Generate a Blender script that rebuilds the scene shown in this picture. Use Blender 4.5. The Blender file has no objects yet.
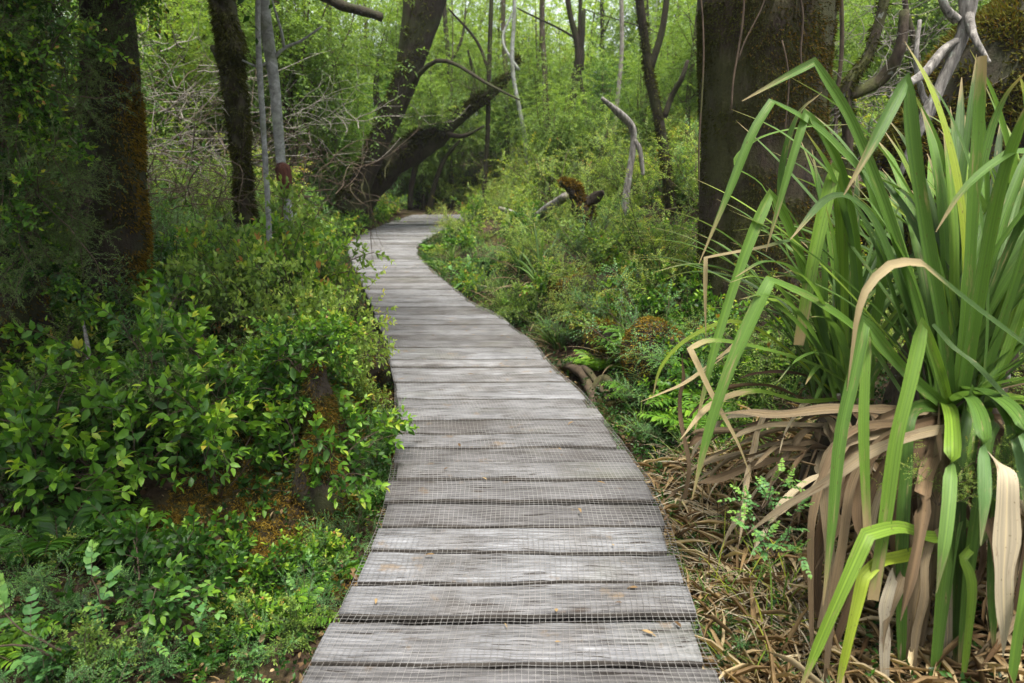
import bpy, math, random
import numpy as np
from mathutils import Vector, noise as mnoise

# ---------------------------------------------------------------- camera, sky, sun, exposure
S = bpy.context.scene
COL = S.collection
CAM_H, PITCH, FPX = 1.40, math.radians(15.27), 683.0
cam = bpy.data.cameras.new("camera")
cam.lens = 24.0; cam.sensor_width = 36.0
cam.clip_start = 0.05; cam.clip_end = 600.0
cam.dof.use_dof = True; cam.dof.focus_distance = 2.9; cam.dof.aperture_fstop = 3.2
cam_ob = bpy.data.objects.new("camera", cam)
cam_ob.location = (0, 0, CAM_H); cam_ob.rotation_euler = (math.pi/2 - PITCH, 0, 0)
COL.objects.link(cam_ob); S.camera = cam_ob

SUN_DIR = Vector((0.09, -0.22, 0.95)).normalized()
W = bpy.data.worlds.new("World"); S.world = W; W.use_nodes = True
wn = W.node_tree; bg = wn.nodes["Background"]
sky = wn.nodes.new("ShaderNodeTexSky"); sky.sky_type = 'NISHITA'; sky.sun_disc = False
sky.sun_elevation = math.asin(SUN_DIR.z); sky.sun_rotation = math.atan2(SUN_DIR.x, SUN_DIR.y)
sky.air_density = 1.0; sky.dust_density = 4.0; sky.ozone_density = 1.0
hsv = wn.nodes.new("ShaderNodeHueSaturation"); hsv.inputs["Saturation"].default_value = 0.35   # thin overcast
wn.links.new(sky.outputs[0], hsv.inputs["Color"]); wn.links.new(hsv.outputs[0], bg.inputs["Color"])
bg.inputs["Strength"].default_value = 0.11
sun = bpy.data.lights.new("sun", 'SUN'); sun.energy = 2.3; sun.angle = math.radians(15); sun.color = (1.0, 0.95, 0.86)
sun_ob = bpy.data.objects.new("sun", sun); sun_ob.location = SUN_DIR*60
sun_ob.rotation_euler = SUN_DIR.to_track_quat('Z', 'Y').to_euler(); COL.objects.link(sun_ob)
S.view_settings.view_transform = 'Standard'; S.view_settings.look = 'None'
S.view_settings.gamma = 1.0; S.view_settings.use_curve_mapping = False
S.view_settings.exposure = 1.9
S.render.engine = 'CYCLES'
S.cycles.max_bounces = 7; S.cycles.diffuse_bounces = 3; S.cycles.glossy_bounces = 2
S.cycles.transmission_bounces = 4; S.cycles.use_denoising = True

RNG = np.random.default_rng(7)
random.seed(7)

# ---------------------------------------------------------------- pixel helpers (survey of the photograph)
CP, SP = math.cos(PITCH), math.sin(PITCH)
def at(px, py, Y):
    cx, cy = (px-512)/FPX, -(py-341.5)/FPX
    d = np.array([cx, CP + cy*SP, -SP + cy*CP])
    return np.array([0, 0, CAM_H]) + d*(Y/d[1])

# boardwalk edges (y, left x, right x) surveyed on the plane z = 0
EDGE_PX = [((300,683),(717,683)),((346,600),(688,600)),((374,540),(669,540)),((390,490),(652,490)),((398,448),(623,448)),
           ((397,392),(579,392)),((392,371),(556,371)),((386,345),(534,345)),((379,321),(505,321)),((370,300),(466,300)),
           ((358,275),(437,275)),((349,255),(416,255)),((346,244),(418,244)),((362,233),(436,233)),((384,224),(455,224)),
           ((405,217),(470,217)),((432,209),(492,209)),((463,203.5),(514,203.5))]
def ground0(px, py):
    a = at(px, py, 1.0); t = CAM_H/(CAM_H-a[2]); return a[0]*t, t
EY, EL, ER = [-2.0], [-0.56], [0.60]
for l, r in EDGE_PX:
    xl, y = ground0(*l); xr, _ = ground0(*r)
    EY.append(y); EL.append(xl); ER.append(xr)
EY += [23.0, 27.0]; EL += [1.2, 4.5]; ER += [2.6, 6.2]
EY, EL, ER = map(np.array, (EY, EL, ER))
def smooth_tab(tab):
    yy = np.linspace(EY[0], EY[-1], 900); v = np.interp(yy, EY, tab)
    k = np.hanning(23); k /= k.sum(); return yy, np.convolve(np.pad(v, 11, mode='edge'), k, 'valid')
YY, LL = smooth_tab(EL); _, RR = smooth_tab(ER)
def Lx(y): return np.interp(y, YY, LL)
def Rx(y): return np.interp(y, YY, RR)
def sstep(a, b, x):
    t = np.clip((x-a)/(b-a), 0, 1); return t*t*(3-2*t)
def gh(x, y):
    dl, dr = Lx(y)-x, x-Rx(y)
    near = sstep(2.5, 5.5, y)
    knoll = 0.42*sstep(.12, .42, dl)*(1-sstep(.7, 1.5, dl))*sstep(2.5, 3.2, y)*(1-sstep(4.3, 5.2, y))
    left = knoll+(0.18+0.35*near)*sstep(0.15, 2.2, dl) + 0.25*sstep(2.0, 7, dl)
    right = (0.30+0.18*near)*sstep(0.05, 1.4, dr) + 0.9*sstep(1.5, 6, dr)
    h = -0.22 + 0.15*sstep(6, 9, y) + np.where(dl > 0, left, 0) + np.where(dr > 0, right, 0)
    h = h + 0.035*np.maximum(y-15, 0)
    w = sstep(0.1, 0.8, np.maximum(dl, dr))
    h = h + w*(0.07*np.sin(1.7*x+0.9*y)*np.cos(1.1*y-0.6*x) + 0.035*np.sin(4.3*x+1.0)*np.sin(3.7*y))
    return h
def gpt(px, py):
    lo = None
    for Y in np.linspace(1.0, 40, 800):
        p = at(px, py, Y)
        if p[2] <= float(gh(p[0], Y)): return p
    return at(px, py, 40)

# ---------------------------------------------------------------- mesh helpers
def link(o, parent=None):
    COL.objects.link(o)
    if parent: o.parent = parent
    return o
def mesh_obj(name, V, F, mat, parent=None, attrs=None, smooth=True):
    me = bpy.data.meshes.new(name)
    V = np.asarray(V, np.float32); F = [np.asarray(f, np.int32) for f in F if len(f)]
    me.vertices.add(len(V)); me.vertices.foreach_set('co', V.ravel())
    tot = np.concatenate([np.full(len(f), f.shape[1], np.int32) for f in F])
    loops = np.concatenate([f.ravel() for f in F])
    me.loops.add(len(loops)); me.loops.foreach_set('vertex_index', loops)
    start = np.concatenate([[0], np.cumsum(tot)[:-1]]).astype(np.int32)
    me.polygons.add(len(tot)); me.polygons.foreach_set('loop_start', start)
    if smooth: me.polygons.foreach_set('use_smooth', np.ones(len(tot), bool))
    for k, v in (attrs or {}).items():
        a = me.attributes.new(k, 'FLOAT', 'POINT'); a.data.foreach_set('value', np.asarray(v, np.float32))
    me.update(calc_edges=True); me.materials.append(mat)
    return link(bpy.data.objects.new(name, me), parent)
def tag(o, label=None, cat=None, group=None, kind=None):
    if label: o['label'] = label
    if cat: o['category'] = cat
    if group: o['group'] = group
    if kind: o['kind'] = kind
    return o
def thing(name, loc, label, cat, group=None, rz=0.0, sc=1.0):
    o = bpy.data.objects.new(name, None); o.empty_display_size = 0.1
    o.location = tuple(float(c) for c in loc); o.rotation_euler = (0, 0, rz); o.scale = (sc, sc, sc) if np.isscalar(sc) else sc
    return tag(link(o), label, cat, group)
def dup(root, loc, rz, sc, label, group, cat=None, name=None):
    r = root.copy(); COL.objects.link(r); r.location = tuple(float(c) for c in loc); r.rotation_euler = (0, 0, rz)
    r.scale = (sc, sc, sc) if np.isscalar(sc) else sc
    r['label'] = label
    if cat: r['category'] = cat
    if group: r['group'] = group
    elif 'group' in r: del r['group']
    for ch in root.children:
        c = ch.copy(); COL.objects.link(c); c.parent = r
    return r

def nrm(v): return v/np.maximum(np.linalg.norm(v, axis=-1, keepdims=True), 1e-9)
def catmull(P, n):
    P = np.asarray(P, float)
    if len(P) == 2: return P[0]+(P[1]-P[0])*np.linspace(0, 1, n)[:, None]
    Q = np.vstack([2*P[0]-P[1], P, 2*P[-1]-P[-2]])
    out = []
    for u in np.linspace(0, len(P)-1, n):
        i = min(int(u), len(P)-2); t = u-i
        a, b, c, d = Q[i:i+4]
        out.append(0.5*(2*b+(c-a)*t+(2*a-5*b+4*c-d)*t*t+(3*b-a-3*c+d)*t**3))
    return np.array(out)

class Tubes:
    def __init__(s): s.V, s.F, s.n, s.A = [], [], 0, []
    def add(s, P, R, sides=5, rough=0.0, freq=(3, 3), seed=0.0, tone=None, cap=True):
        P = np.asarray(P, float); n = len(P); R = np.broadcast_to(np.asarray(R, float), (n,))
        T = nrm(np.gradient(P, axis=0))
        ref = np.array([0.3, 1.0, 0.1]) if abs(T[0][1]) < 0.8 else np.array([1.0, 0.2, 0.1])
        rings = []
        a = np.linspace(0, 2*math.pi, sides, endpoint=False)
        B = nrm(np.cross(T, ref)); N = np.cross(B, T)
        ln = np.concatenate([[0], np.cumsum(np.linalg.norm(np.diff(P, axis=0), axis=1))])
        for i in range(n):
            r = np.full(sides, R[i])
            if rough:
                for j in range(sides):
                    q = Vector((math.cos(a[j])*freq[0], math.sin(a[j])*freq[0], ln[i]*freq[1]+seed))
                    r[j] *= 1+rough*(mnoise.noise(q)+0.5*mnoise.noise(q*2.3)+0.9*mnoise.noise(Vector((q.x*.35, q.y*.35, q.z*.5+9))))
            rings.append(P[i]+(np.cos(a)*r)[:, None]*B[i]+(np.sin(a)*r)[:, None]*N[i])
        V = np.vstack(rings); base = s.n
        i, j = np.meshgrid(np.arange(n-1), np.arange(sides), indexing='ij')
        q = np.stack([i*sides+j, i*sides+(j+1) % sides, (i+1)*sides+(j+1) % sides, (i+1)*sides+j], -1).reshape(-1, 4)+base
        s.V.append(V); s.F.append(q); s.n += len(V)
        if cap and sides >= 3:
            for e, ring in ((P[-1]+T[-1]*R[-1]*0.3, np.arange(sides)+base+(n-1)*sides), (P[0]-T[0]*R[0]*0.2, np.arange(sides)[::-1]+base)):
                s.V.append(e[None]); c = s.n; s.n += 1
                s.F.append(np.stack([ring, np.roll(ring, -1), np.full(sides, c), np.full(sides, c)], -1))
        return V.reshape(n, sides, 3)
    def build(s, name, mat, parent=None):
        F = np.vstack(s.F); tri = F[:, 2] == F[:, 3]
        return mesh_obj(name, np.vstack(s.V), [F[~tri], F[tri][:, :3]], mat, parent)

OV = (np.array([(0,0,0),(.3,-1,.06),(.3,0,0),(.3,1,.06),(.68,-.78,.02),(.68,0,-.05),(.68,.78,.02),(1,0,-.17)]),
      [np.array([(0,2,1),(0,3,2),(4,5,7),(5,6,7)]), np.array([(1,2,5,4),(2,3,6,5)])])
DI = (np.array([(0,0,0),(.45,-1,.05),(1,0,-.1),(.45,1,.05)]), [np.array([(0,2,1),(0,3,2)])])
class Leaves:
    def __init__(s): s.p, s.d, s.u, s.l, s.w, s.t = [], [], [], [], [], []
    def add(s, p, d, u, l, w, t):
        n = len(p)
        s.p.append(p); s.d.append(nrm(d)); s.u.append(u); s.l.append(np.broadcast_to(l, (n,))); s.w.append(np.broadcast_to(w, (n,))); s.t.append(np.broadcast_to(t, (n,)))
    def build(s, name, mat, parent=None, tpl=OV):
        p, d, u, l, w, t = map(np.concatenate, (s.p, s.d, s.u, s.l, s.w, s.t))
        sd = nrm(np.cross(d, u)); nn = np.cross(sd, d)
        tv, tf = tpl
        V = p[:, None]+d[:, None]*(l[:, None]*tv[None, :, 0])[..., None]+sd[:, None]*(w[:, None]*.5*tv[None, :, 1])[..., None]+nn[:, None]*(l[:, None]*tv[None, :, 2])[..., None]
        nv = len(tv); off = (np.arange(len(p))*nv)[:, None, None]
        F = [(off+f[None]).reshape(-1, f.shape[1]) for f in tf]
        return mesh_obj(name, V.reshape(-1, 3), F, mat, parent, {'tone': np.repeat(t, nv), 'along': np.tile(tv[:, 0], len(p))})
    def count(s): return sum(len(x) for x in s.p)

def rdir(rng, n): return nrm(rng.normal(size=(n, 3)))
def sprays(rng, LV, TB, starts, dirs, tl, nl, ll, lw, tone, droop=0.25, ang=55, flat=True, pair=False, jit=0.25, stem_r=0.0015, term=True, tip_gain=0.25):
    """leafy twigs: from each start along dir, leaves set left and right"""
    T = len(starts); dirs = nrm(dirs)
    tl = np.broadcast_to(tl, (T,)).astype(float)*rng.uniform(.7, 1.25, T); tone = np.broadcast_to(tone, (T,))
    upv = np.array([0, 0, 1.0]); side = np.cross(dirs, upv)+rng.normal(size=(T, 3))*0.12; side = nrm(side)
    for k in range(nl):
        f = (k+0.7)/nl
        if pair: f = (k//2*2+1.2)/nl
        pos = starts+dirs*(tl*f)[:, None]; pos[:, 2] -= droop*tl*f*f
        cur = dirs.copy(); cur[:, 2] -= droop*2*f; cur = nrm(cur)
        sg = 1 if k % 2 else -1
        a = math.radians(ang)*(1-0.35*f)
        if not flat:
            ph = rng.uniform(0, 2*math.pi, T) if not pair else (k//2)*1.57+0.4
            nn = np.cross(side, cur); sv = side*np.cos(ph)[..., None]+nn*np.sin(ph)[..., None] if not np.isscalar(ph) else side*math.cos(ph)+nn*math.sin(ph)
        else: sv = side
        d = cur*math.cos(a)+sv*(sg*math.sin(a))+rng.normal(size=(T, 3))*jit
        u = np.cross(sv*sg, cur)*sg+upv*0.8+rng.normal(size=(T, 3))*jit
        sc = rng.uniform(.75, 1.2, T)*(0.6+0.4*math.sin(math.pi*min(1, .25+f*.7)))
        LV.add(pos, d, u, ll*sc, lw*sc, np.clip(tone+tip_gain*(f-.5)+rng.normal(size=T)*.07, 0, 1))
    if term:
        pos = starts+dirs*tl[:, None]; pos[:, 2] -= droop*tl
        cur = dirs.copy(); cur[:, 2] -= droop*2
        LV.add(pos, cur+rng.normal(size=(T, 3))*.1, upv+rng.normal(size=(T, 3))*jit, ll*.75, lw*.75, np.clip(tone+tip_gain*.7, 0, 1))
    if TB is not None:
        for i in range(T):
            f = np.array([0, .5, 1.0]); P = starts[i]+dirs[i]*(tl[i]*f)[:, None]; P[:, 2] -= droop*tl[i]*f*f
            TB.add(P, [stem_r, stem_r*.8, stem_r*.5], 3, cap=False)

# ---------------------------------------------------------------- materials
def new_mat(name):
    m = bpy.data.materials.new(name); m.use_nodes = True
    nt = m.node_tree; nt.nodes.clear(); return m, nt
def N(nt, typ, **kw):
    n = nt.nodes.new(typ)
    for k, v in kw.items():
        if k.startswith('i_'):
            key = k[2:]; key = int(key) if key.isdigit() else key.replace('_', ' ')
            n.inputs[key].default_value = v
        else: setattr(n, k, v)
    return n
def ramp(nt, stops, fac=None):
    r = nt.nodes.new('ShaderNodeValToRGB'); e = r.color_ramp.elements
    while len(e) < len(stops): e.new(0.5)
    for el, (p, c) in zip(e, stops):
        el.position = p; el.color = (*c, 1) if len(c) == 3 else c
    if fac is not None: nt.links.new(fac, r.inputs[0])
    return r
def noise_tex(nt, scale, detail=5, rough=.6, vec=None, dist=0.0):
    n = N(nt, 'ShaderNodeTexNoise', i_Scale=scale, i_Detail=detail, i_Roughness=rough, i_Distortion=dist)
    if vec is not None: nt.links.new(vec, n.inputs['Vector'])
    return n
def mixc(nt, fac, a, b, mode='MIX'):
    m = N(nt, 'ShaderNodeMix', data_type='RGBA', blend_type=mode)
    for sock, v in ((m.inputs[0], fac), (m.inputs[6], a), (m.inputs[7], b)):
        if isinstance(v, (int, float)): sock.default_value = v
        elif isinstance(v, tuple): sock.default_value = (*v, 1)
        else: nt.links.new(v, sock)
    return m.outputs[2]
def leaf_mat(name, stops, rough=.42, transl=.38, spec=.32, obj_var=.17):
    m, nt = new_mat(name)
    a = N(nt, 'ShaderNodeAttribute', attribute_name='tone')
    oi = N(nt, 'ShaderNodeObjectInfo')
    mr = N(nt, 'ShaderNodeMapRange', i_1=0.0, i_2=1.0, i_3=-obj_var, i_4=obj_var); nt.links.new(oi.outputs['Random'], mr.inputs[0])
    ad = N(nt, 'ShaderNodeMath', operation='ADD', use_clamp=True); nt.links.new(a.outputs['Fac'], ad.inputs[0]); nt.links.new(mr.outputs[0], ad.inputs[1])
    col = ramp(nt, stops, ad.outputs[0]).outputs[0]
    tc = N(nt, 'ShaderNodeTexCoord'); nz = noise_tex(nt, 35, 3, .6, tc.outputs['Object'])
    col = mixc(nt, .35, col, mixc(nt, 1.0, col, ramp(nt, [(.3, (.55,.55,.5)), (.7, (1.3,1.25,1.1))], nz.outputs[0]).outputs[0], 'MULTIPLY'))
    p = N(nt, 'ShaderNodeBsdfPrincipled', i_Roughness=rough); p.inputs['Specular IOR Level'].default_value = spec
    nt.links.new(col, p.inputs['Base Color'])
    t = N(nt, 'ShaderNodeBsdfTranslucent')
    tcol = mixc(nt, 1.0, col, (1.5, 1.45, .7), 'MULTIPLY'); nt.links.new(tcol, t.inputs['Color'])
    mx = N(nt, 'ShaderNodeMixShader', i_0=transl); nt.links.new(p.outputs[0], mx.inputs[1]); nt.links.new(t.outputs[0], mx.inputs[2])
    o = N(nt, 'ShaderNodeOutputMaterial'); nt.links.new(mx.outputs[0], o.inputs[0]); return m
def surf_mat(name, build, rough=.85, spec=.3, bump=.4, bdist=.02):
    """build(nt, tc) -> colour socket, height socket"""
    m, nt = new_mat(name); tc = N(nt, 'ShaderNodeTexCoord')
    col, h = build(nt, tc)
    p = N(nt, 'ShaderNodeBsdfPrincipled', i_Roughness=rough); p.inputs['Specular IOR Level'].default_value = spec
    if isinstance(col, tuple): p.inputs['Base Color'].default_value = (*col, 1)
    else: nt.links.new(col, p.inputs['Base Color'])
    if h is not None:
        b = N(nt, 'ShaderNodeBump', i_Strength=bump, i_Distance=bdist); nt.links.new(h, b.inputs['Height']); nt.links.new(b.outputs[0], p.inputs['Normal'])
    o = N(nt, 'ShaderNodeOutputMaterial'); nt.links.new(p.outputs[0], o.inputs[0]); return m
def mapping(nt, vec, scale):
    mp = N(nt, 'ShaderNodeMapping'); mp.inputs['Scale'].default_value = scale; nt.links.new(vec, mp.inputs['Vector']); return mp.outputs[0]

M = {}
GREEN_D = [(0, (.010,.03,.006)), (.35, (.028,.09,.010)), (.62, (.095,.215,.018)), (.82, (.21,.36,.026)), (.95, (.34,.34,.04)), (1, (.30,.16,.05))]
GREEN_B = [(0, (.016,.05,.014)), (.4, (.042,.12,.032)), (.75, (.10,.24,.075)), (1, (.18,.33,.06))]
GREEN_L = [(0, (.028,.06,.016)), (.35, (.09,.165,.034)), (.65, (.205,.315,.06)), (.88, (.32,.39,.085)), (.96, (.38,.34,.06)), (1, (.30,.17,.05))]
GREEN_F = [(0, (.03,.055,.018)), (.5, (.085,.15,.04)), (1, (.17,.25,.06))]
MOSS_O = [(0, (.03,.022,.006)), (.4, (.11,.07,.012)), (.75, (.22,.14,.02)), (1, (.30,.22,.035))]
MOSS_G = [(0, (.018,.02,.006)), (.5, (.05,.055,.012)), (1, (.12,.12,.022))]
LITTER = [(0, (.03,.017,.009)), (.35, (.095,.055,.025)), (.7, (.24,.165,.08)), (1, (.44,.36,.22))]
M['leaf_dark'] = leaf_mat('glossy_leaf', GREEN_D, .45)
M['leaf_blue'] = leaf_mat('blue_green_leaf', GREEN_B, .45)
M['leaf_light'] = leaf_mat('light_leaf', GREEN_L, .5, .48)
M['leaf_fine'] = leaf_mat('fine_dark_leaf', GREEN_F, .55, .25)
M['moss_o'] = leaf_mat('rusty_moss', MOSS_O, .9, .3, .1, .05)
M['moss_g'] = leaf_mat('green_moss', MOSS_G, .9, .25, .1, .05)
M['litter'] = leaf_mat('dry_leaf', LITTER, .7, .15, .2, .05)

def bark_fn(dark, light, moss, moss_amt, vs=(9, 9, 2.2), lichen=0.0):
    def f(nt, tc):
        v = mapping(nt, tc.outputs['Object'], vs)
        n1 = noise_tex(nt, 1.6, 8, .68, v, .6); n2 = noise_tex(nt, 2.2, 5, .6, tc.outputs['Object']); n3 = noise_tex(nt, 60, 3, .7, tc.outputs['Object'])
        c = ramp(nt, [(.32, dark), (.55, tuple((a+b)/2 for a, b in zip(dark, light))), (.72, light)], n1.outputs[0]).outputs[0]
        c = mixc(nt, ramp(nt, [(.62-moss_amt*.4, (0, 0, 0)), (.72-moss_amt*.3, (1, 1, 1))], n2.outputs[0]).outputs[0], c, mixc(nt, n3.outputs[0], tuple(x*.4 for x in moss), tuple(x*1.5 for x in moss)))
        if lichen:
            n4 = noise_tex(nt, 14, 4, .6, tc.outputs['Object'])
            c = mixc(nt, ramp(nt, [(.64-lichen*.1, (0, 0, 0)), (.68, (1, 1, 1))], n4.outputs[0]).outputs[0], c, (.28, .30, .25))
        return c, mixc(nt, .3, n1.outputs[0], n3.outputs[0])
    return f
M['bark_moss'] = surf_mat('mossy_bark', bark_fn((.012,.008,.005), (.075,.052,.033), (.045,.045,.012), .5, (15, 15, 4), 0.0), bump=1.0, bdist=.04)
M['bark_dark'] = surf_mat('dark_bark', bark_fn((.008,.006,.004), (.045,.032,.02), (.03,.032,.01), .4), bump=.8, bdist=.04)
M['bark_brown'] = surf_mat('brown_bark', bark_fn((.014,.010,.007), (.12,.09,.062), (.07,.08,.02), .35, lichen=.35), bump=.7, bdist=.03)
M['bark_pale'] = surf_mat('pale_bark', bark_fn((.10,.10,.09), (.40,.41,.39), (.10,.12,.05), .2, (9, 9, 12), .9), bump=.5, bdist=.01)
M['dead_wood'] = surf_mat('bare_grey_wood', bark_fn((.03,.026,.022), (.36,.335,.30), (.10,.10,.03), .1, (26, 26, 5), .3), bump=.7, bdist=.015)
M['twig'] = surf_mat('twig_bark', bark_fn((.03,.02,.013), (.12,.085,.055), (.06,.06,.02), .2, (20, 20, 8)), bump=.3, bdist=.004)
M['twig_grey'] = surf_mat('grey_twig_bark', bark_fn((.10,.085,.07), (.34,.31,.27), (.10,.10,.05), .15, (20, 20, 8)), bump=.3, bdist=.004)

def wood_fn(nt, tc):
    oi = N(nt, 'ShaderNodeObjectInfo')
    off = N(nt, 'ShaderNodeVectorMath', operation='SCALE'); off.inputs[0].default_value = (37, 91, 13); nt.links.new(oi.outputs['Random'], off.inputs['Scale'])
    ad = N(nt, 'ShaderNodeVectorMath', operation='ADD'); nt.links.new(tc.outputs['Object'], ad.inputs[0]); nt.links.new(off.outputs[0], ad.inputs[1])
    wob = noise_tex(nt, 3.0, 3, .5, ad.outputs[0])
    wadd = N(nt, 'ShaderNodeVectorMath', operation='MULTIPLY_ADD'); nt.links.new(wob.outputs['Color'], wadd.inputs[0]); wadd.inputs[1].default_value = (0, .05, .05); nt.links.new(ad.outputs[0], wadd.inputs[2])
    v = wadd.outputs[0]
    g1 = noise_tex(nt, 1.0, 7, .7, mapping(nt, v, (4.5, 120, 120)))           # grain
    g2 = noise_tex(nt, 1.0, 4, .55, mapping(nt, v, (2.2, 24, 24)))          # broad growth bands
    g3 = noise_tex(nt, 2.2, 5, .65, ad.outputs[0])                            # weather patches
    g4 = noise_tex(nt, 1.0, 3, .5, mapping(nt, v, (5, 85, 85)))               # checks
    c = ramp(nt, [(.28, (.045,.044,.045)), (.44, (.13,.132,.138)), (.58, (.215,.22,.23)), (.76, (.35,.36,.375))], g1.outputs[0]).outputs[0]
    c = mixc(nt, .6, c, ramp(nt, [(.3, (.36,.34,.32)), (.5, (.95,.95,.95)), (.72, (1.35,1.35,1.37))], g2.outputs[0]).outputs[0], 'MULTIPLY')
    c = mixc(nt, ramp(nt, [(.48, (0,0,0)), (.66, (.85,.85,.85))], g3.outputs[0]).outputs[0], c, mixc(nt, 1.0, c, (.50,.45,.40), 'MULTIPLY'))
    chk = ramp(nt, [(.33, (1,1,1)), (.38, (0,0,0))], g4.outputs[0]).outputs[0]
    n6 = noise_tex(nt, 1.0, 5, .65, mapping(nt, v, (3.5, 11, 11)))
    c = mixc(nt, ramp(nt, [(.56, (0,0,0)), (.70, (.8,.8,.8))], n6.outputs[0]).outputs[0], c, mixc(nt, 1.0, c, (.40,.37,.35), 'MULTIPLY'))
    n7 = noise_tex(nt, 1.7, 4, .6, ad.outputs[0])
    c = mixc(nt, ramp(nt, [(.55, (0,0,0)), (.75, (.45,.45,.45))], n7.outputs[0]).outputs[0], c, (.11,.115,.06))
    kn = N(nt, 'ShaderNodeTexVoronoi', i_Scale=1.0); nt.links.new(mapping(nt, v, (3.2, 9, 9)), kn.inputs['Vector'])
    c = mixc(nt, ramp(nt, [(.05, (.95,.95,.95)), (.13, (0,0,0))], kn.outputs['Distance']).outputs[0], c, (.05,.038,.03))
    c = mixc(nt, chk, c, (.035,.03,.027))
    g5 = noise_tex(nt, 9, 4, .6, ad.outputs[0])
    c = mixc(nt, ramp(nt, [(.62, (0,0,0)), (.70, (.8,.8,.8))], g5.outputs[0]).outputs[0], c, (.17,.13,.09))
    vr = ramp(nt, [(0, (.58,.55,.53)), (.4, (.95,.94,.93)), (.75, (1.1,1.1,1.1)), (1, (1.3,1.29,1.27))], oi.outputs['Random']).outputs[0]
    c = mixc(nt, 1.0, c, vr, 'MULTIPLY')
    hh = mixc(nt, chk, g1.outputs[0], (0,0,0))
    return c, hh
M['board'] = surf_mat('weathered_boards', wood_fn, .8, .25, .55, .008)
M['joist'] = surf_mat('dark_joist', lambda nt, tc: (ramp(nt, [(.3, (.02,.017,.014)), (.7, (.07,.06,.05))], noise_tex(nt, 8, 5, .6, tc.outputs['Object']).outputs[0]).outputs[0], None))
M['wire'] = surf_mat('galvanised_wire', lambda nt, tc: (ramp(nt, [(.35, (.10,.092,.083)), (.65, (.23,.222,.21))], noise_tex(nt, 5, 4, .6, tc.outputs['Object']).outputs[0]).outputs[0], None), .55, .5)
def soil_fn(nt, tc):
    n1 = noise_tex(nt, 1.3, 6, .65, tc.outputs['Object']); n2 = noise_tex(nt, 22, 6, .7, tc.outputs['Object']); n3 = noise_tex(nt, 3.1, 5, .6, tc.outputs['Object'], .5)
    c = ramp(nt, [(.3, (.014,.010,.007)), (.55, (.05,.034,.022)), (.75, (.11,.075,.045))], n2.outputs[0]).outputs[0]
    c = mixc(nt, ramp(nt, [(.5, (0,0,0)), (.62, (.8,.8,.8))], n1.outputs[0]).outputs[0], c, ramp(nt, [(.35, (.02,.024,.007)), (.7, (.075,.075,.018))], n2.outputs[0]).outputs[0])
    return c, mixc(nt, .5, n2.outputs[0], n3.outputs[0])
M['soil'] = surf_mat('forest_soil', soil_fn, .95, .1, 1.0, .05)

def strap_mat(name, greens, tipc, dry_at=.9, backc=None, transl=.3, rough=.5):
    m, nt = new_mat(name)
    ac = N(nt, 'ShaderNodeAttribute', attribute_name='across'); al = N(nt, 'ShaderNodeAttribute', attribute_name='along'); tn = N(nt, 'ShaderNodeAttribute', attribute_name='tone')
    cb = N(nt, 'ShaderNodeCombineXYZ'); nt.links.new(ac.outputs['Fac'], cb.inputs[0]); nt.links.new(al.outputs['Fac'], cb.inputs[1]); nt.links.new(tn.outputs['Fac'], cb.inputs[2])
    st = noise_tex(nt, 1.0, 3, .6, mapping(nt, cb.outputs[0], (9, .6, 17)))
    bl = noise_tex(nt, 1.0, 5, .65, mapping(nt, cb.outputs[0], (1.6, 9, 31)))
    c = ramp(nt, greens, tn.outputs['Fac']).outputs[0]
    c = mixc(nt, .6, c, ramp(nt, [(.3, (.42,.46,.42)), (.5, (1,1,1)), (.68, (1.5,1.45,1.25))], st.outputs[0]).outputs[0], 'MULTIPLY')
    ab = N(nt, 'ShaderNodeMath', operation='ABSOLUTE'); nt.links.new(ac.outputs['Fac'], ab.inputs[0])
    c = mixc(nt, ramp(nt, [(0, (.35,.35,.35)), (.10, (0,0,0))], ab.outputs[0]).outputs[0], c, mixc(nt, 1.0, c, (1.7,1.6,1.2), 'MULTIPLY'))
    blotch = ramp(nt, [(.60, (0,0,0)), (.72, (.75,.75,.75))], bl.outputs[0]).outputs[0]
    c = mixc(nt, blotch, c, tipc)
    sp = noise_tex(nt, 1.0, 2, .5, mapping(nt, cb.outputs[0], (3.5, 60, 47)))
    c = mixc(nt, ramp(nt, [(.68, (0,0,0)), (.73, (.7,.7,.7))], sp.outputs[0]).outputs[0], c, (.07,.045,.015))
    tipn = N(nt, 'ShaderNodeMath', operation='MULTIPLY_ADD', i_1=.25, i_2=-.12); nt.links.new(bl.outputs[0], tipn.inputs[0])
    tip = N(nt, 'ShaderNodeMath', operation='ADD'); nt.links.new(al.outputs['Fac'], tip.inputs[0]); nt.links.new(tipn.outputs[0], tip.inputs[1])
    c = mixc(nt, ramp(nt, [(dry_at-.04, (0,0,0)), (min(1, dry_at+.05), (1,1,1))], tip.outputs[0]).outputs[0], c, tipc)
    if backc:
        g = N(nt, 'ShaderNodeNewGeometry'); c = mixc(nt, g.outputs['Backfacing'], c, mixc(nt, .45, c, backc))
    p = N(nt, 'ShaderNodeBsdfPrincipled', i_Roughness=rough); p.inputs['Specular IOR Level'].default_value = .3; nt.links.new(c, p.inputs['Base Color'])
    b = N(nt, 'ShaderNodeBump', i_Strength=.7, i_Distance=.003); nt.links.new(st.outputs[0], b.inputs['Height']); nt.links.new(b.outputs[0], p.inputs['Normal'])
    t = N(nt, 'ShaderNodeBsdfTranslucent'); nt.links.new(mixc(nt, 1.0, c, (1.5,1.45,.7), 'MULTIPLY'), t.inputs['Color'])
    mx = N(nt, 'ShaderNodeMixShader', i_0=transl); nt.links.new(p.outputs[0], mx.inputs[1]); nt.links.new(t.outputs[0], mx.inputs[2])
    o = N(nt, 'ShaderNodeOutputMaterial'); nt.links.new(mx.outputs[0], o.inputs[0]); return m
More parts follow.
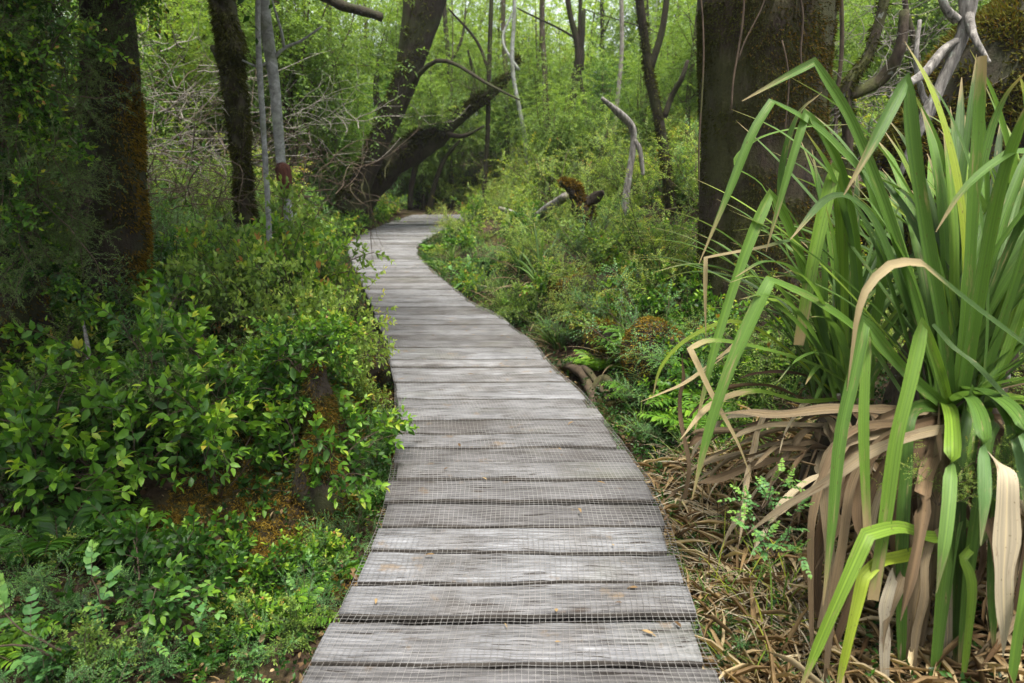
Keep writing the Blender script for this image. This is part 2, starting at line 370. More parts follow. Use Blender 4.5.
STRAPG = [(0, (.023,.048,.008)), (.35, (.048,.102,.016)), (.65, (.088,.172,.026)), (.85, (.15,.245,.024)), (1, (.25,.29,.025))]
STRAPD = [(0, (.055,.032,.016)), (.3, (.12,.078,.042)), (.55, (.195,.148,.088)), (.8, (.30,.25,.165)), (1, (.48,.44,.35))]
M['strap'] = strap_mat('strap_leaf_green', STRAPG, (.26,.20,.10), .93, (.10,.19,.07))
M['strap_tip'] = strap_mat('strap_leaf_browning', STRAPG, (.29,.23,.12), .60, (.10,.19,.07))
M['strap_dry'] = strap_mat('strap_leaf_dry', STRAPD, (.10,.05,.022), 1.3, None, .05, .8)

# ---------------------------------------------------------------- ground
def build_ground():
    xs = np.concatenate([np.linspace(-150, -14, 14), np.arange(-12, 12.01, .12), np.linspace(14, 150, 14)])
    ys = np.concatenate([np.linspace(-60, -4, 8), np.arange(-2, 24.01, .12), np.linspace(26, 200, 20)])
    X, Y = np.meshgrid(xs, ys); Z = gh(X, Y)
    Zf = Z.ravel()
    nz = np.array([mnoise.noise(Vector((x*3.1, y*3.1, 0)))*.035+mnoise.noise(Vector((x*9, y*9, 5)))*.012 for x, y in zip(X.ravel(), Y.ravel())])
    out = np.maximum(Lx(Y)-X, X-Rx(Y)).ravel()
    Zf = Zf+nz*sstep(0, .3, out)
    V = np.stack([X.ravel(), Y.ravel(), Zf], -1)
    ny, nx = X.shape; i, j = np.meshgrid(np.arange(ny-1), np.arange(nx-1), indexing='ij')
    F = np.stack([i*nx+j, i*nx+j+1, (i+1)*nx+j+1, (i+1)*nx+j], -1).reshape(-1, 4)
    tag(mesh_obj('ground', V, [F], M['soil']), 'dark forest floor of soil, moss and leaf mould either side of the boardwalk', 'ground', None, 'structure')
build_ground()

# ---------------------------------------------------------------- boardwalk
def build_boardwalk():
    root = thing('boardwalk', (0, 0, 0), 'weathered grey plank boardwalk covered in wire netting, winding into the forest', 'boardwalk')
    root['kind'] = 'structure'
    rng = np.random.default_rng(3)
    y = 0.72; n = 0
    st = 34
    prof_u = np.array([0, .05, .5, .95, 1, 1, .5, 0]); prof_z = np.array([-.006, -.0005, .001, -.0005, -.006, -.038, -.038, -.038])
    pv = [0]
    while y < 18.2 and n < 99:
        w = .153+rng.normal()*.016; gap = abs(rng.normal())*.010+.017
        y0, y1 = y, y+w; skew = rng.normal()*.006
        ym = (y0+y1)/2
        l = float(Lx(ym))+rng.normal()*.010; r = float(Rx(ym))+rng.normal()*.010
        t = np.linspace(0, 1, st); sx = l+(r-l)*t
        seed = n*7.3
        e0 = np.array([mnoise.noise(Vector((a*2.2, n*3.7, 0)))*.017+mnoise.noise(Vector((a*7, n*3.7, 3)))*.006+mnoise.noise(Vector((a*11, seed, 3)))*.004 for a in sx])
        e1 = np.array([mnoise.noise(Vector((a*2.2, (n+1)*3.7, 0)))*.017+mnoise.noise(Vector((a*7, (n+1)*3.7, 3)))*.006+mnoise.noise(Vector((a*11, seed+4, 4)))*.004 for a in sx])
        zz = rng.normal()*.0045+np.array([mnoise.noise(Vector((a*1.5, seed+8, 1)))*.006 for a in sx]); tilt = rng.normal()*.003
        V = []
        for k in range(st):
            ya, yb = y0+e0[k]+skew*(t[k]-.5), y1+e1[k]+skew*(t[k]-.5)
            yy_ = ya+(yb-ya)*prof_u; jl, jr = l-float(Lx(ym)), r-float(Rx(ym))
            xx_ = (Lx(yy_)+jl)*(1-t[k])+(Rx(yy_)+jr)*t[k]
            V.append(np.stack([xx_, yy_, prof_z+zz[k]+tilt*(prof_u-.5)-.004], -1))
        V = np.vstack(V)
        i, j = np.meshgrid(np.arange(st-1), np.arange(8), indexing='ij')
        F = np.stack([i*8+j, i*8+(j+1) % 8, (i+1)*8+(j+1) % 8, (i+1)*8+j], -1).reshape(-1, 4)[:, ::-1]
        caps = np.array([list(range(8)), list(range((st-1)*8+7, (st-1)*8-1, -1))])
        o = mesh_obj('plank', V, [F, caps], M['board'], root, smooth=False)
        o.data.materials.append(M['joist'])                     # dark flanks and underside: shade of the gaps painted into the colour
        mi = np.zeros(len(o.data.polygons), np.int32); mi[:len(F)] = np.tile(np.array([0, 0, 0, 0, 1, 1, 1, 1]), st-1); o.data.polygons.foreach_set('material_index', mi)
        y = y1+gap; n += 1
    end = y
    # joists
    yy = np.linspace(.6, end, 90)
    for f in (.16, .5, .84):
        tb = Tubes(); x = Lx(yy)+(Rx(yy)-Lx(yy))*f
        V = []
        for a, b in zip(x, yy): V += [(a-.04, b, -.05), (a+.04, b, -.05), (a+.04, b, -.20), (a-.04, b, -.20)]
        i, j = np.meshgrid(np.arange(89), np.arange(4), indexing='ij')
        F = np.stack([i*4+j, i*4+(j+1) % 4, (i+1)*4+(j+1) % 4, (i+1)*4+j], -1).reshape(-1, 4)
        mesh_obj('joist', np.array(V), [F], M['joist'], root, smooth=False)
    # wire netting : square cells, slack and wavy
    def warp(x, yv):
        a = np.array([mnoise.noise(Vector((p*1.9, q*1.9, 2)))*.022+mnoise.noise(Vector((p*9, q*9, 7)))*.006 for p, q in zip(x, yv)])
        b = np.array([mnoise.noise(Vector((p*1.7, q*1.7, 12)))*.028+mnoise.noise(Vector((p*9, q*9, 17)))*.006 for p, q in zip(x, yv)])
        z = np.array([abs(mnoise.noise(Vector((p*3, q*3, 22))))*.008 for p, q in zip(x, yv)])+.006
        return x+a, yv+b, z
    tb = Tubes(); R = .00075
    ylo, yhi = .8, 12.5
    for k in range(60):
        f = -.005+1.02*k/59
        yl = np.arange(ylo, yhi, .05); xl = Lx(yl)+(Rx(yl)-Lx(yl))*f
        a, b, c = warp(xl, yl); tb.add(np.stack([a, b, c], -1), R, 3, cap=False)
    yv = ylo
    while yv < yhi:
        f = np.linspace(-.005, 1.015, 24); xl = Lx(yv)+(Rx(yv)-Lx(yv))*f
        a, b, c = warp(xl, np.full(24, yv)); tb.add(np.stack([a, b, c+.001], -1), R, 3, cap=False)
        yv += .019 if yv < 8 else .038
    tb.build('wire_netting', M['wire'], root)
build_boardwalk()

# ---------------------------------------------------------------- trees
def moss_on(rng, name, grid, n, mat, parent, side=None, ln=.035, wd=.008, hang=.6, lo=0.0, hi=1.0, tone=.5, power=1.0):
    """grid: rings (n, sides, 3); scatter blades over its surface"""
    nr, ns, _ = grid.shape; LV = Leaves()
    cen = grid.mean(1)
    i = rng.uniform(lo, hi, n*3)*(nr-1.001); j = rng.uniform(0, ns, n*3)
    i0 = i.astype(int); fi = (i-i0)[:, None]; j0 = j.astype(int) % ns; j1 = (j0+1) % ns; fj = (j-j.astype(int))[:, None]
    p = (grid[i0, j0]*(1-fj)+grid[i0, j1]*fj)*(1-fi)+(grid[i0+1, j0]*(1-fj)+grid[i0+1, j1]*fj)*fi
    c = cen[i0]*(1-fi)+cen[i0+1]*fi
    nr_ = nrm(p-c)
    w = np.ones(len(p))
    if side is not None: w = np.clip((nr_@nrm(np.array(side, float))+.25)/1.25, 0, 1)**power
    cl = np.array([mnoise.noise(Vector(q*3.3))+.6*mnoise.noise(Vector(q*9)) for q in p]); w = w*np.clip(.55+cl*1.3, .02, 1)
    k = rng.uniform(size=len(p)) < w; p, nr_, cl = p[k][:n], nr_[k][:n], cl[k][:n]
    d = nr_+rng.normal(size=p.shape)*.5; d[:, 2] -= hang
    LV.add(p-nr_*.006, d, rdir(rng, len(p)), ln*rng.uniform(.5, 1.4, len(p)), wd, np.clip(tone+cl*.35+rng.normal(size=len(p))*.15, 0, 1))
    return LV.build(name, mat, parent, DI)

def trunk_tree(name, pts, radii, mat, label, group=None, sides=28, rough=.10, freq=(2.2, 3), rings=60, limbs=(), cat='tree', flare=1.5, seed=None, local=True):
    P = np.array(pts, float); base = P[0].copy()
    root = thing(name, base, label, cat, group)
    P = P-base
    path = catmull(P, rings); rr = np.interp(np.linspace(0, 1, rings), np.linspace(0, 1, len(radii)), radii)
    h = np.linspace(0, 1, rings); rr = rr*(1+(flare-1)*np.exp(-h*14))
    tb = Tubes(); g = tb.add(path, rr, sides, rough, freq, seed if seed is not None else random.uniform(0, 99))
    for lp, lr in limbs:
        lp = np.array(lp, float)-base
        tb.add(catmull(lp, 14), np.interp(np.linspace(0, 1, 14), np.linspace(0, 1, len(lr)), lr), 10, rough, freq, random.uniform(0, 99))
    tb.build('trunk', mat, root)
    return root, g, base

def crown_parts(rng, root, centre, radii, ntw, mat, ll, lw, tone, tl=.35, nl=9, tpl=DI, shell=.45, attach=None, wood='twig', droop=.3, branches=14):
    """crown of leafy twigs round limbs inside an ellipsoid (local coordinates)"""
    centre, radii = np.array(centre, float), np.array(radii, float)
    LV = Leaves(); TB = Tubes()
    at0 = np.array(attach if attach is not None else centre-np.array([0, 0, radii[2]]), float)
    ends = centre+rdir(rng, branches)*radii*rng.uniform(.55, .95, (branches, 1))
    starts, dirs, tones = [], [], []
    per = max(1, ntw//branches)
    for e in ends:
        mid = (at0+e)/2+rng.normal(size=3)*.12*radii+np.array([0, 0, .1*radii[2]])
        s0 = at0+np.array([0, 0, 1])*rng.uniform(-.2, .6)*radii[2]
        P = catmull([s0, mid, e], 8); TB.add(P, np.linspace(.018, .004, 8)*max(.4, radii.max()/2), 5, cap=False)
        clump = rng.uniform(.1, .28)*radii.mean()
        t = rng.uniform(.25, 1.05, per)
        idx = np.clip(t*7, 0, 6.99); i0 = idx.astype(int); f = (idx-i0)[:, None]
        q = P[i0]*(1-f)+P[np.minimum(i0+1, 7)]*f+rng.normal(size=(per, 3))*clump*np.array([1, 1, .6])
        starts.append(q); dd = nrm(q-centre)*.6+rdir(rng, per)*.7; dd[:, 2] *= .5; dirs.append(dd); tones.append(np.full(per, tone+rng.normal()*.10))
    st, di, to = np.vstack(starts), np.vstack(dirs), np.concatenate(tones)
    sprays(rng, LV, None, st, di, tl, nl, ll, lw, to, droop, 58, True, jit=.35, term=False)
    br = TB.build('branch', M[wood], root)
    cr = LV.build('crown', mat, root, tpl)
    return cr

rng = np.random.default_rng(11)
# --- big trunk right of the boardwalk
b = gpt(764, 322)
Y0 = b[1]
pts = [b+np.array([0, 0, -.15]), at(763, 200, Y0), at(764, 60, Y0), at(766, -60, Y0+.05), at(775, -300, Y0+.2), at(790, -700, Y0+.5)]
dpt = lambda px, py, Y: float(at(px, py, Y)[1]*CP-(at(px, py, Y)[2]-CAM_H)*SP)
r1 = lambda w, Y: w*.5*Y*1.0/FPX
t1, g1, b1 = trunk_tree('broad_tree', pts, [r1(118, Y0), r1(110, Y0), r1(118, Y0), r1(126, Y0), r1(140, Y0), r1(110, Y0)], M['bark_moss'],
    'broad dark mossy trunk standing behind the big strap-leaved plant', sides=56, rough=.085, freq=(2.6, 1.2), rings=110, flare=1.25)
moss_on(rng, 'moss', g1, 42000, M['moss_g'], t1, None, .024, .008, .7, .0, .5, .32)
moss_on(rng, 'moss', g1, 16000, M['moss_o'], t1, (1, -.5, 0), .03, .008, .8, .0, .5, .12)
TBv = Tubes()
for px0, px1, ya, yb, rr in ((742, 735, -40, 110, .007), (770, 742, -30, 60, .005), (782, 790, 40, 150, .005), (795, 806, -20, 70, .006), (698, 703, -30, 190, .006)):
    P = [at(px0+(px1-px0)*f+4*math.sin(5*f), ya+(yb-ya)*f, Y0-.47) for f in np.linspace(0, 1, 6)]
    TBv.add(catmull(np.array(P)-b1, 16), rr, 5)
TBv.build('hanging_root', M['twig'], t1)
crown_parts(rng, t1, (.2, .2, 5.6), (2.4, 2.2, 1.5), 700, M['leaf_light'], .05, .022, .35, .45, 9, attach=(0, .1, 3.6), branches=24)

# --- dark trunk on the left with rusty moss down its right edge
Yl = 4.5
pts = [at(112, 335, Yl), at(116, 240, Yl), at(112, 120, Yl), at(108, 0, Yl), at(104, -150, Yl), at(95, -500, Yl+.2)]
t2, g2, b2 = trunk_tree('mossy_tree', pts, [r1(62, Yl), r1(58, Yl), r1(50, Yl), r1(42, Yl), r1(42, Yl), r1(36, Yl)], M['bark_dark'],
    'almost black trunk with rusty orange moss down its right edge', sides=40, rough=.13, freq=(2.2, 2), rings=90, flare=1.1)
moss_on(rng, 'moss', g2, 14000, M['moss_o'], t2, (1, -.1, 0), .03, .007, .7, .0, .5, .55, 4.0)
moss_on(rng, 'moss', g2, 6000, M['moss_g'], t2, None, .03, .008, .8, .0, .6, .2)
crown_parts(rng, t2, (0, -.2, 3.9), (2.7, 2.6, 1.2), 5200, M['leaf_dark'], .08, .04, .35, .45, 9, attach=(0, 0, 2.7), branches=28)  # crown out of view, thickened to shade the left foreground
# --- second trunk at the left frame edge
Yq = 3.9
pts = [at(-12, 380, Yq), at(-8, 250, Yq), at(-5, 120, Yq), at(-18, -40, Yq), at(-40, -400, Yq)]
t3, g3, b3 = trunk_tree('mossy_tree', pts, [r1(120, Yq), r1(90, Yq), r1(80, Yq), r1(70, Yq), r1(60, Yq)], M['bark_dark'],
    'thick shaded trunk cut by the left edge, hung with leaves', sides=36, rough=.13, freq=(2.2, 2), rings=70, flare=1.3)
moss_on(rng, 'moss', g3, 7000, M['moss_o'], t3, (.8, -.8, 0), .03, .008, .7, .0, .7, .35, 1.5)
crown_parts(rng, t3, (.65, -2.0, 3.8), (2.1, 2.5, 1.1), 5200, M['leaf_dark'], .08, .04, .35, .45, 9, attach=(0, 0, 2.6), branches=26)  # unseen crown stretched toward the camera to keep the left bank dark
# --- slim mossy dark trunk, left middle
Ym = 7.2
b = gpt(246, 215)
pts = [at(246, 222, Ym), at(243, 170, Ym), at(236, 110, Ym), at(231, 50, Ym), at(222, -10, Ym), at(214, -120, Ym), at(220, -300, Ym)]
t4, g4, b4 = trunk_tree('slim_tree', pts, [r1(15, Ym), r1(16, Ym), r1(18, Ym), r1(20, Ym), r1(21, Ym), r1(19, Ym), r1(12, Ym)], M['bark_dark'],
    'slim shaggy black trunk left of the two pale stems', sides=20, rough=.4, freq=(1.5, 6), rings=80, flare=1.2,
    limbs=[([at(236, 110, Ym), at(222, 60, Ym), at(212, 46, Ym)], [.07, .05, .03])])
moss_on(rng, 'moss', g4, 9000, M['moss_g'], t4, None, .055, .010, .9, .0, .8, .3)
crown_parts(rng, t4, (0, 0, 4.6), (1.4, 1.4, 1.1), 700, M['leaf_light'], .05, .022, .4, .4, 8, attach=(0, 0, 3.4), branches=14)
# --- pale stems
Yp = 5.6
pts = [at(291, 262, Yp), at(289, 220, Yp), at(281, 160, Yp), at(275, 90, Yp), at(268, 40, Yp), at(262, -10, Yp), at(252, -140, Yp), at(250, -300, Yp)]
t5, g5, b5 = trunk_tree('pale_tree', pts, [r1(9, Yp), r1(8, Yp), r1(9, Yp), r1(10, Yp), r1(11, Yp), r1(12, Yp), r1(11, Yp), r1(8, Yp)], M['bark_pale'],
    'pale grey slender trunk with a reddish broken knot low down', sides=14, rough=.10, freq=(1.2, 3), rings=60, flare=1.1,
    limbs=[([at(272, 60, Yp), at(284, 48, Yp), at(302, 40, Yp), at(322, 26, Yp)], [.016, .013, .010, .006]),
           ([at(284, 48, Yp), at(281, 30, Yp-.05), at(272, 0, Yp-.1), at(268, -30, Yp-.1)], [.012, .010, .008, .006]),
           ([at(274, 58, Yp), at(258, 66, Yp-.05), at(242, 60, Yp-.1)], [.014, .010, .007])])
tb = Tubes(); P = np.array([at(281, 163, Yp-.03), at(284, 178, Yp-.04), at(286, 196, Yp-.03)])-b5
gk = tb.add(catmull(P, 12), [.03, .05, .06, .062, .06, .065, .06, .058, .05, .045, .04, .03], 14, .25, (2, 8), 3); 
M['knot'] = surf_mat('rotten_knot', bark_fn((.035,.010,.006), (.16,.06,.035), (.05,.03,.02), .1, (20, 20, 8)), bump=.8, bdist=.02)
tb.build('knot', M['knot'], t5)
crown_parts(rng, t5, (0, 0, 3.9), (1.2, 1.2, 1.0), 500, M['leaf_light'], .045, .02, .45, .4, 8, attach=(-.2, 0, 2.9), branches=12)
pts = [at(270, 262, Yp-.2), at(268, 210, Yp-.2), at(264, 140, Yp-.2), at(259, 60, Yp-.2), at(258, 0, Yp-.2), at(262, -120, Yp-.2)]
t6, g6, b6 = trunk_tree('pale_tree', pts, [r1(5, Yp)]*4+[r1(4.5, Yp), r1(3, Yp)], M['bark_pale'], 'thinnest pale pole standing just left of the knotted pale trunk',
    sides=10, rough=.10, freq=(1.2, 5), rings=40, flare=1.1)
crown_parts(rng, t6, (0, 0, 3.3), (.7, .7, .6), 160, M['leaf_light'], .045, .02, .45, .35, 8, attach=(0, 0, 2.5), branches=8)
# --- leaning trunk over the boardwalk bend
Yk = 13.2
pts = [at(348, 212, Yk), at(360, 186, Yk), at(380, 140, Yk), at(398, 100, Yk), at(413, 60, Yk), at(428, 10, Yk), at(446, -50, Yk), at(470, -200, Yk)]
t7, g7, b7 = trunk_tree('leaning_tree', pts, [r1(26, Yk), r1(21, Yk), r1(20, Yk), r1(22, Yk), r1(24, Yk), r1(27, Yk), r1(24, Yk), r1(16, Yk)], M['bark_dark'],
    'dark brown trunk leaning right over the bend of the boardwalk', sides=26, rough=.13, freq=(2, 1.5), rings=70, flare=1.2,
    limbs=[([at(405, 85, Yk), at(406, 40, Yk), at(408, 0, Yk), at(404, -60, Yk)], [.20, .12, .10, .07]),
           ([at(385, 125, Yk), at(376, 95, Yk), at(378, 60, Yk)], [.12, .06, .03]),
           ([at(404, 90, Yk), at(440, 60, Yk-.5), at(490, 85, Yk-1), at(520, 100, Yk-1.2)], [.06, .035, .025, .012])])
moss_on(rng, 'moss', g7, 5000, M['moss_g'], t7, (-.4, -.3, 1), .07, .02, .4, .0, .8, .5)
crown_parts(rng, t7, (1.6, -.3, 6.2), (2.6, 2.4, 1.5), 1200, M['leaf_light'], .06, .028, .5, .5, 9, attach=(1.7, 0, 4.4), branches=18)
# --- dark mossy trunk arching low behind it
Yk2 = 14.0
pts = [at(352, 208, Yk2), at(372, 182, Yk2), at(402, 158, Yk2), at(432, 138, Yk2), at(458, 118, Yk2), at(486, 98, Yk2), at(508, 78, Yk2), at(520, 58, Yk2)]
t8, g8, b8 = trunk_tree('fallen_tree', pts, [r1(30, Yk2), r1(30, Yk2), r1(27, Yk2), r1(20, Yk2), r1(13, Yk2), r1(8, Yk2), r1(4, Yk2), r1(2, Yk2)], M['bark_dark'],
    'black mossy trunk fallen askew behind the leaning trunk', sides=24, rough=.3, freq=(2, 2.5), rings=50, flare=1.2,
    limbs=[([at(428, 214, Yk2), at(434, 186, Yk2), at(444, 160, Yk2), at(460, 140, Yk2)], [.06, .05, .045, .02]),
           ([at(410, 210, Yk2), at(412, 180, Yk2), at(420, 150, Yk2)], [.05, .05, .06]),
           ([at(440, 132, Yk2), at(462, 136, Yk2-.3), at(484, 126, Yk2-.6)], [.07, .04, .015]), ([at(470, 110, Yk2), at(474, 80, Yk2+.2), at(468, 50, Yk2+.3)], [.06, .04, .02])])
moss_on(rng, 'moss', g8, 9000, M['moss_g'], t8, (0, -.2, 1), .12, .03, .5, .0, 1, .35)
# --- thin trunks in the background
def thin(name, coords, ws, Y, mat, label, limbs=(), moss=0, leaf=None, rough=.12):
    pts = [at(px, py, Y) for px, py in coords]; pts[0][2] = min(pts[0][2], float(gh(pts[0][0], Y)))-.1
    t, g, b = trunk_tree(name, pts, [r1(w, Y) for w in ws], mat, label, sides=14, rough=rough, freq=(1.4, 3), rings=50, flare=1.25,
        limbs=[([at(px, py, Y+dy) for px, py, dy in lp], lr) for lp, lr in limbs])
    if moss: moss_on(rng, 'moss', g, moss, M['moss_g'], t, None, .04, .012, .6, 0, .9, .4)
    if leaf:
        top = pts[-1]-b
        crown_parts(rng, t, top+np.array([0, 0, leaf*.35]), (leaf, leaf, leaf*.7), int(260*leaf), M['leaf_light'], .055, .025, .45, .45, 8, attach=top-np.array([0, 0, .4]), branches=10)
    return t
thin('slim_tree', [(674, 205), (666, 165), (660, 125), (651, 85), (645, 40), (638, -20), (632, -120)], [10, 9, 9, 9, 8, 8, 6], 8.6, M['bark_dark'],
     'slim dark mossy trunk forking to the right, beside the broad trunk', [([(664, 118, 0), (672, 96, 0), (682, 78, -.1), (688, 60, -.1)], [.04, .035, .03, .02]), ([(650, 70, 0), (662, 30, 0), (668, -10, 0)], [.05, .04, .03])], 2500, 1.3)
thin('slim_tree', [(572, 215), (570, 135), (574, 90), (578, 50), (568, 0), (566, -80)], [7, 6, 7, 6, 5, 4], 14.5, M['bark_dark'],
     'dark upright trunk in the bright leaves above the rotten stump', [([(577, 70, 0), (582, 40, 0), (584, 10, 0)], [.08, .06, .04])], 700, 1.5)
thin('slim_tree', [(546, 215), (545, 85), (542, 20), (545, -90)], [5, 5, 5, 4], 17, M['bark_brown'], 'hair-thin far trunk left of the upright dark one', (), 0, 1.6)
thin('slim_tree', [(505, 205), (507, 100), (503, 20), (508, -90)], [5, 5, 4, 4], 19, M['bark_brown'], 'faint brown far trunk above the end of the boardwalk', (), 0, 1.7)
thin('slim_tree', [(612, 215), (616, 120), (622, 40), (618, -80)], [4, 4, 4, 3], 15, M['twig_grey'], 'thin grey far stem behind the pale dead branch', (), 0, 1.4)
thin('slim_tree', [(330, 215), (334, 120), (329, 30), (333, -80)], [6, 6, 5, 4], 15, M['bark_brown'], 'far brown stem left of the leaning trunk', (), 0, 1.6)
thin('slim_tree', [(186, 200), (190, 110), (178, 30), (170, -90)], [7, 7, 6, 5], 13, M['bark_dark'], 'dark stem far behind, between the two black trunks', (), 0, 1.5)
thin('slim_tree', [(690, 200), (688, 110), (694, 50), (706, -50)], [5, 5, 5, 4], 11, M['bark_brown'], 'brown stem rising just left of the broad trunk', (), 0, 1.2)
thin('slim_tree', [(850, 230), (848, 150), (846, 90), (868, 55), (886, -10), (890, -120)], [10, 10, 11, 9, 9, 7], 5.4, M['bark_brown'],
     'crooked brown stem between broad trunk and bare grey roots', [([(850, 95, 0), (880, 80, 0), (900, 50, -.1), (905, 10, -.1)], [.045, .05, .04, .03])], 900, None, .2)
thin('slim_tree', [(838, 240), (836, 120), (842, 40), (838, -80)], [4, 4, 4, 3], 6.5, M['twig'], 'thin straight sapling stem touching the right side of the broad trunk', (), 0, None)
thin('slim_tree', [(910, 150), (918, 70), (905, 0), (900, -100)], [6, 6, 5, 4], 8, M['bark_brown'], 'brown stem rising behind the bare grey roots', (), 0, 1.0)

for k in range(16):
    rg = np.random.default_rng(900+k); px = [60, 450, 482, 528, 590, 602, 640, 655, 705, 130, 165, 205, 300, 316, 885, 930][k]; Yf = rg.uniform(12, 22); w0 = rg.uniform(2.5, 5)
    dx = rg.normal()*14; th = [(px, 215), (px+dx*.3+rg.normal()*3, 140), (px+dx*.7+rg.normal()*4, 70), (px+dx, 0), (px+dx*1.2, -90)]
    t_ = thin('slim_tree', th, [w0, w0*.95, w0*.9, w0*.8, w0*.6], Yf, M['bark_dark'] if k % 3 else M['bark_pale'], 'thin bare far trunk standing among the bright leaves' if k % 3 else 'thin pale far trunk standing among the bright leaves',
        [([(px+dx*.7, 70, 0), (px+dx*.7+rg.normal()*18, 40, .1), (px+dx*.7+rg.normal()*30, 8, .2)], [w0*.006*Yf/12, w0*.005*Yf/12, w0*.003*Yf/12])])
    t_['group'] = 'thin far trunks' if k % 3 else 'thin pale far trunks'
# --- bare pale branch, rotten stump, fallen black branch, grey roots
def wood_piece(name, segs, mat, label, cat, rough=.15, freq=(1.5, 6), part='limb'):
    """segs: list of (world points, radii); first becomes the body"""
    base = np.array(segs[0][0][0], float)
    root = thing(name, base, label, cat)
    out = []
    for k, (P, R) in enumerate(segs):
        tb = Tubes(); n = 30
        out.append(tb.add(catmull(np.array(P)-base, n), np.interp(np.linspace(0, 1, n), np.linspace(0, 1, len(R)), R), 12, rough, freq, k*5.1))
        tb.build(part, mat, root)
    return root, out
Yb = 8.0
wood_piece('dead_branch', [([at(624, 215, Yb), at(628, 180, Yb), at(633, 150, Yb), at(632, 128, Yb), at(618, 112, Yb-.1), at(602, 98, Yb-.2)], [.045, .04, .035, .045, .04, .02]),
    ([at(634, 140, Yb), at(640, 150, Yb), at(643, 175, Yb)], [.035, .03, .02])], M['dead_wood'], 'bleached bare dead branch bent like a hook over the shrubs', 'branch')
wood_piece('dead_branch', [([at(500, 208, 10.5), at(530, 218, 9.4), at(548, 208, 8.8), at(566, 196, 8.2)], [.03, .05, .06, .05])], M['dead_wood'], 'low pale dead log lying left of the rotten stump', 'log')
r_, gs_ = wood_piece('rotten_stump', [([at(588, 240, 7.9), at(582, 212, 7.9), at(573, 192, 7.9), at(560, 182, 7.8)], [.10, .10, .085, .03]), ([at(582, 204, 7.9), at(594, 198, 7.8), at(603, 192, 7.7)], [.07, .05, .02])], M['bark_dark'], 'knobbly black rotten stump among the bright shrubs', 'stump', .7, (2.2, 7))
moss_on(rng, 'moss', gs_[0], 2500, M['moss_o'], r_, (0, 0, 1), .06, .014, .3, 0, 1, .3)
wood_piece('dead_branch', [([at(310, -12, 9), at(340, 4, 9), at(362, 11, 9), at(382, 17, 9)], [.06, .06, .055, .06])], M['bark_dark'], 'black snapped branch end jutting in at the top, left of leaning trunk', 'branch', .2)
Yr = 3.9
segs = [([at(900, 175, Yr), at(914, 140, Yr), at(930, 108, Yr), at(948, 70, Yr), at(962, 36, Yr), at(968, 0, Yr), at(972, -60, Yr)], [.012, .026, .03, .034, .038, .042, .035]),
        ([at(962, 40, Yr), at(945, 50, Yr), at(926, 72, Yr-.05), at(908, 84, Yr-.1), at(890, 98, Yr-.1)], [.03, .027, .022, .02, .012]),
        ([at(968, 10, Yr), at(974, 36, Yr-.1), at(982, 50, Yr-.15), at(990, 62, Yr-.2)], [.03, .02, .014, .008]),
        ([at(958, 20, Yr), at(946, 8, Yr), at(938, -20, Yr)], [.025, .02, .018]),
        ([at(930, 108, Yr), at(922, 92, Yr+.1), at(916, 60, Yr+.1), at(920, 20, Yr+.15)], [.018, .014, .012, .01])]
wood_piece('bare_root', segs, M['dead_wood'], 'bleached grey forked roots hanging over the strap-leaved plant', 'root', .3, (1.8, 7))
# mossy bank log upper right
Yg = 5.0
b = at(905, 235, Yg)
lt = thing('mossy_log', b, 'huge moss-covered fallen log slanting behind the strap-leaved plant', 'log')
P = np.array([at(868, 250, Yg+.4), at(930, 160, Yg+.1), at(990, 95, Yg), at(1060, 35, Yg), at(1180, -40, Yg)])-b
tb = Tubes(); gl = tb.add(catmull(P, 60), np.interp(np.linspace(0, 1, 60), [0, .25, .6, 1], [.22, .36, .42, .42]), 40, .22, (1.8, 1.6), 5); tb.build('trunk', M['bark_dark'], lt)
moss_on(rng, 'moss', gl, 12000, M['moss_o'], lt, (-.2, -.5, .8), .045, .011, .4, 0, 1, .25, 1.2)
moss_on(rng, 'moss', gl, 20000, M['moss_g'], lt, (0, -.4, .8), .05, .014, .3, 0, 1, .75, 1.0)

# mossy stump and mound at the left edge of the boardwalk
Ys = 3.25
b = gpt(322, 500); Ys = b[1]
st_root = thing('mossy_stump', b, 'thin decayed stump shaggy with brown moss, left of the boardwalk', 'stump')
P = np.array([b+np.array([-.02, .05, -.1]), at(318, 460, Ys+.05), at(321, 425, Ys+.1), at(315, 395, Ys+.12), at(319, 362, Ys+.15)])-b
tb = Tubes(); gS = tb.add(catmull(P, 50), np.interp(np.linspace(0, 1, 50), [0, .2, .5, .8, 1], [.13, .10, .08, .06, .02]), 36, .6, (1.5, 4), 2)
P = np.array([b+np.array([-.18, .1, -.1]), at(282, 460, Ys+.15), at(286, 420, Ys+.2)])-b
gS2 = tb.add(catmull(P, 24), np.linspace(.13, .05, 24), 24, .3, (1.5, 5), 7)
tb.build('trunk', M['bark_dark'], st_root)
moss_on(rng, 'moss', gS, 16000, M['moss_o'], st_root, (.5, -.6, .3), .022, .006, .7, 0, 1, .4, 1)
moss_on(rng, 'moss', gS, 9000, M['moss_g'], st_root, None, .022, .007, .7, 0, .9, .5)
moss_on(rng, 'moss', gS2, 3000, M['moss_g'], st_root, None, .028, .007, .7, 0, .9, .4)
b = gpt(370, 402)
md = thing('mossy_stump', b, 'rounded dark stump with a mossy lip, right against the left boardwalk edge', 'stump')
Ym2 = b[1]+.25
P = np.array([b+np.array([-.20, .25, -.1]), at(364, 375, Ym2), at(360, 350, Ym2), at(352, 326, Ym2)])-b
tb = Tubes(); gM = tb.add(catmull(P, 36), np.interp(np.linspace(0, 1, 36), [0, .4, .8, 1], [.20, .18, .15, .06]), 36, .55, (1.8, 5), 9); tb.build('trunk', M['bark_dark'], md)
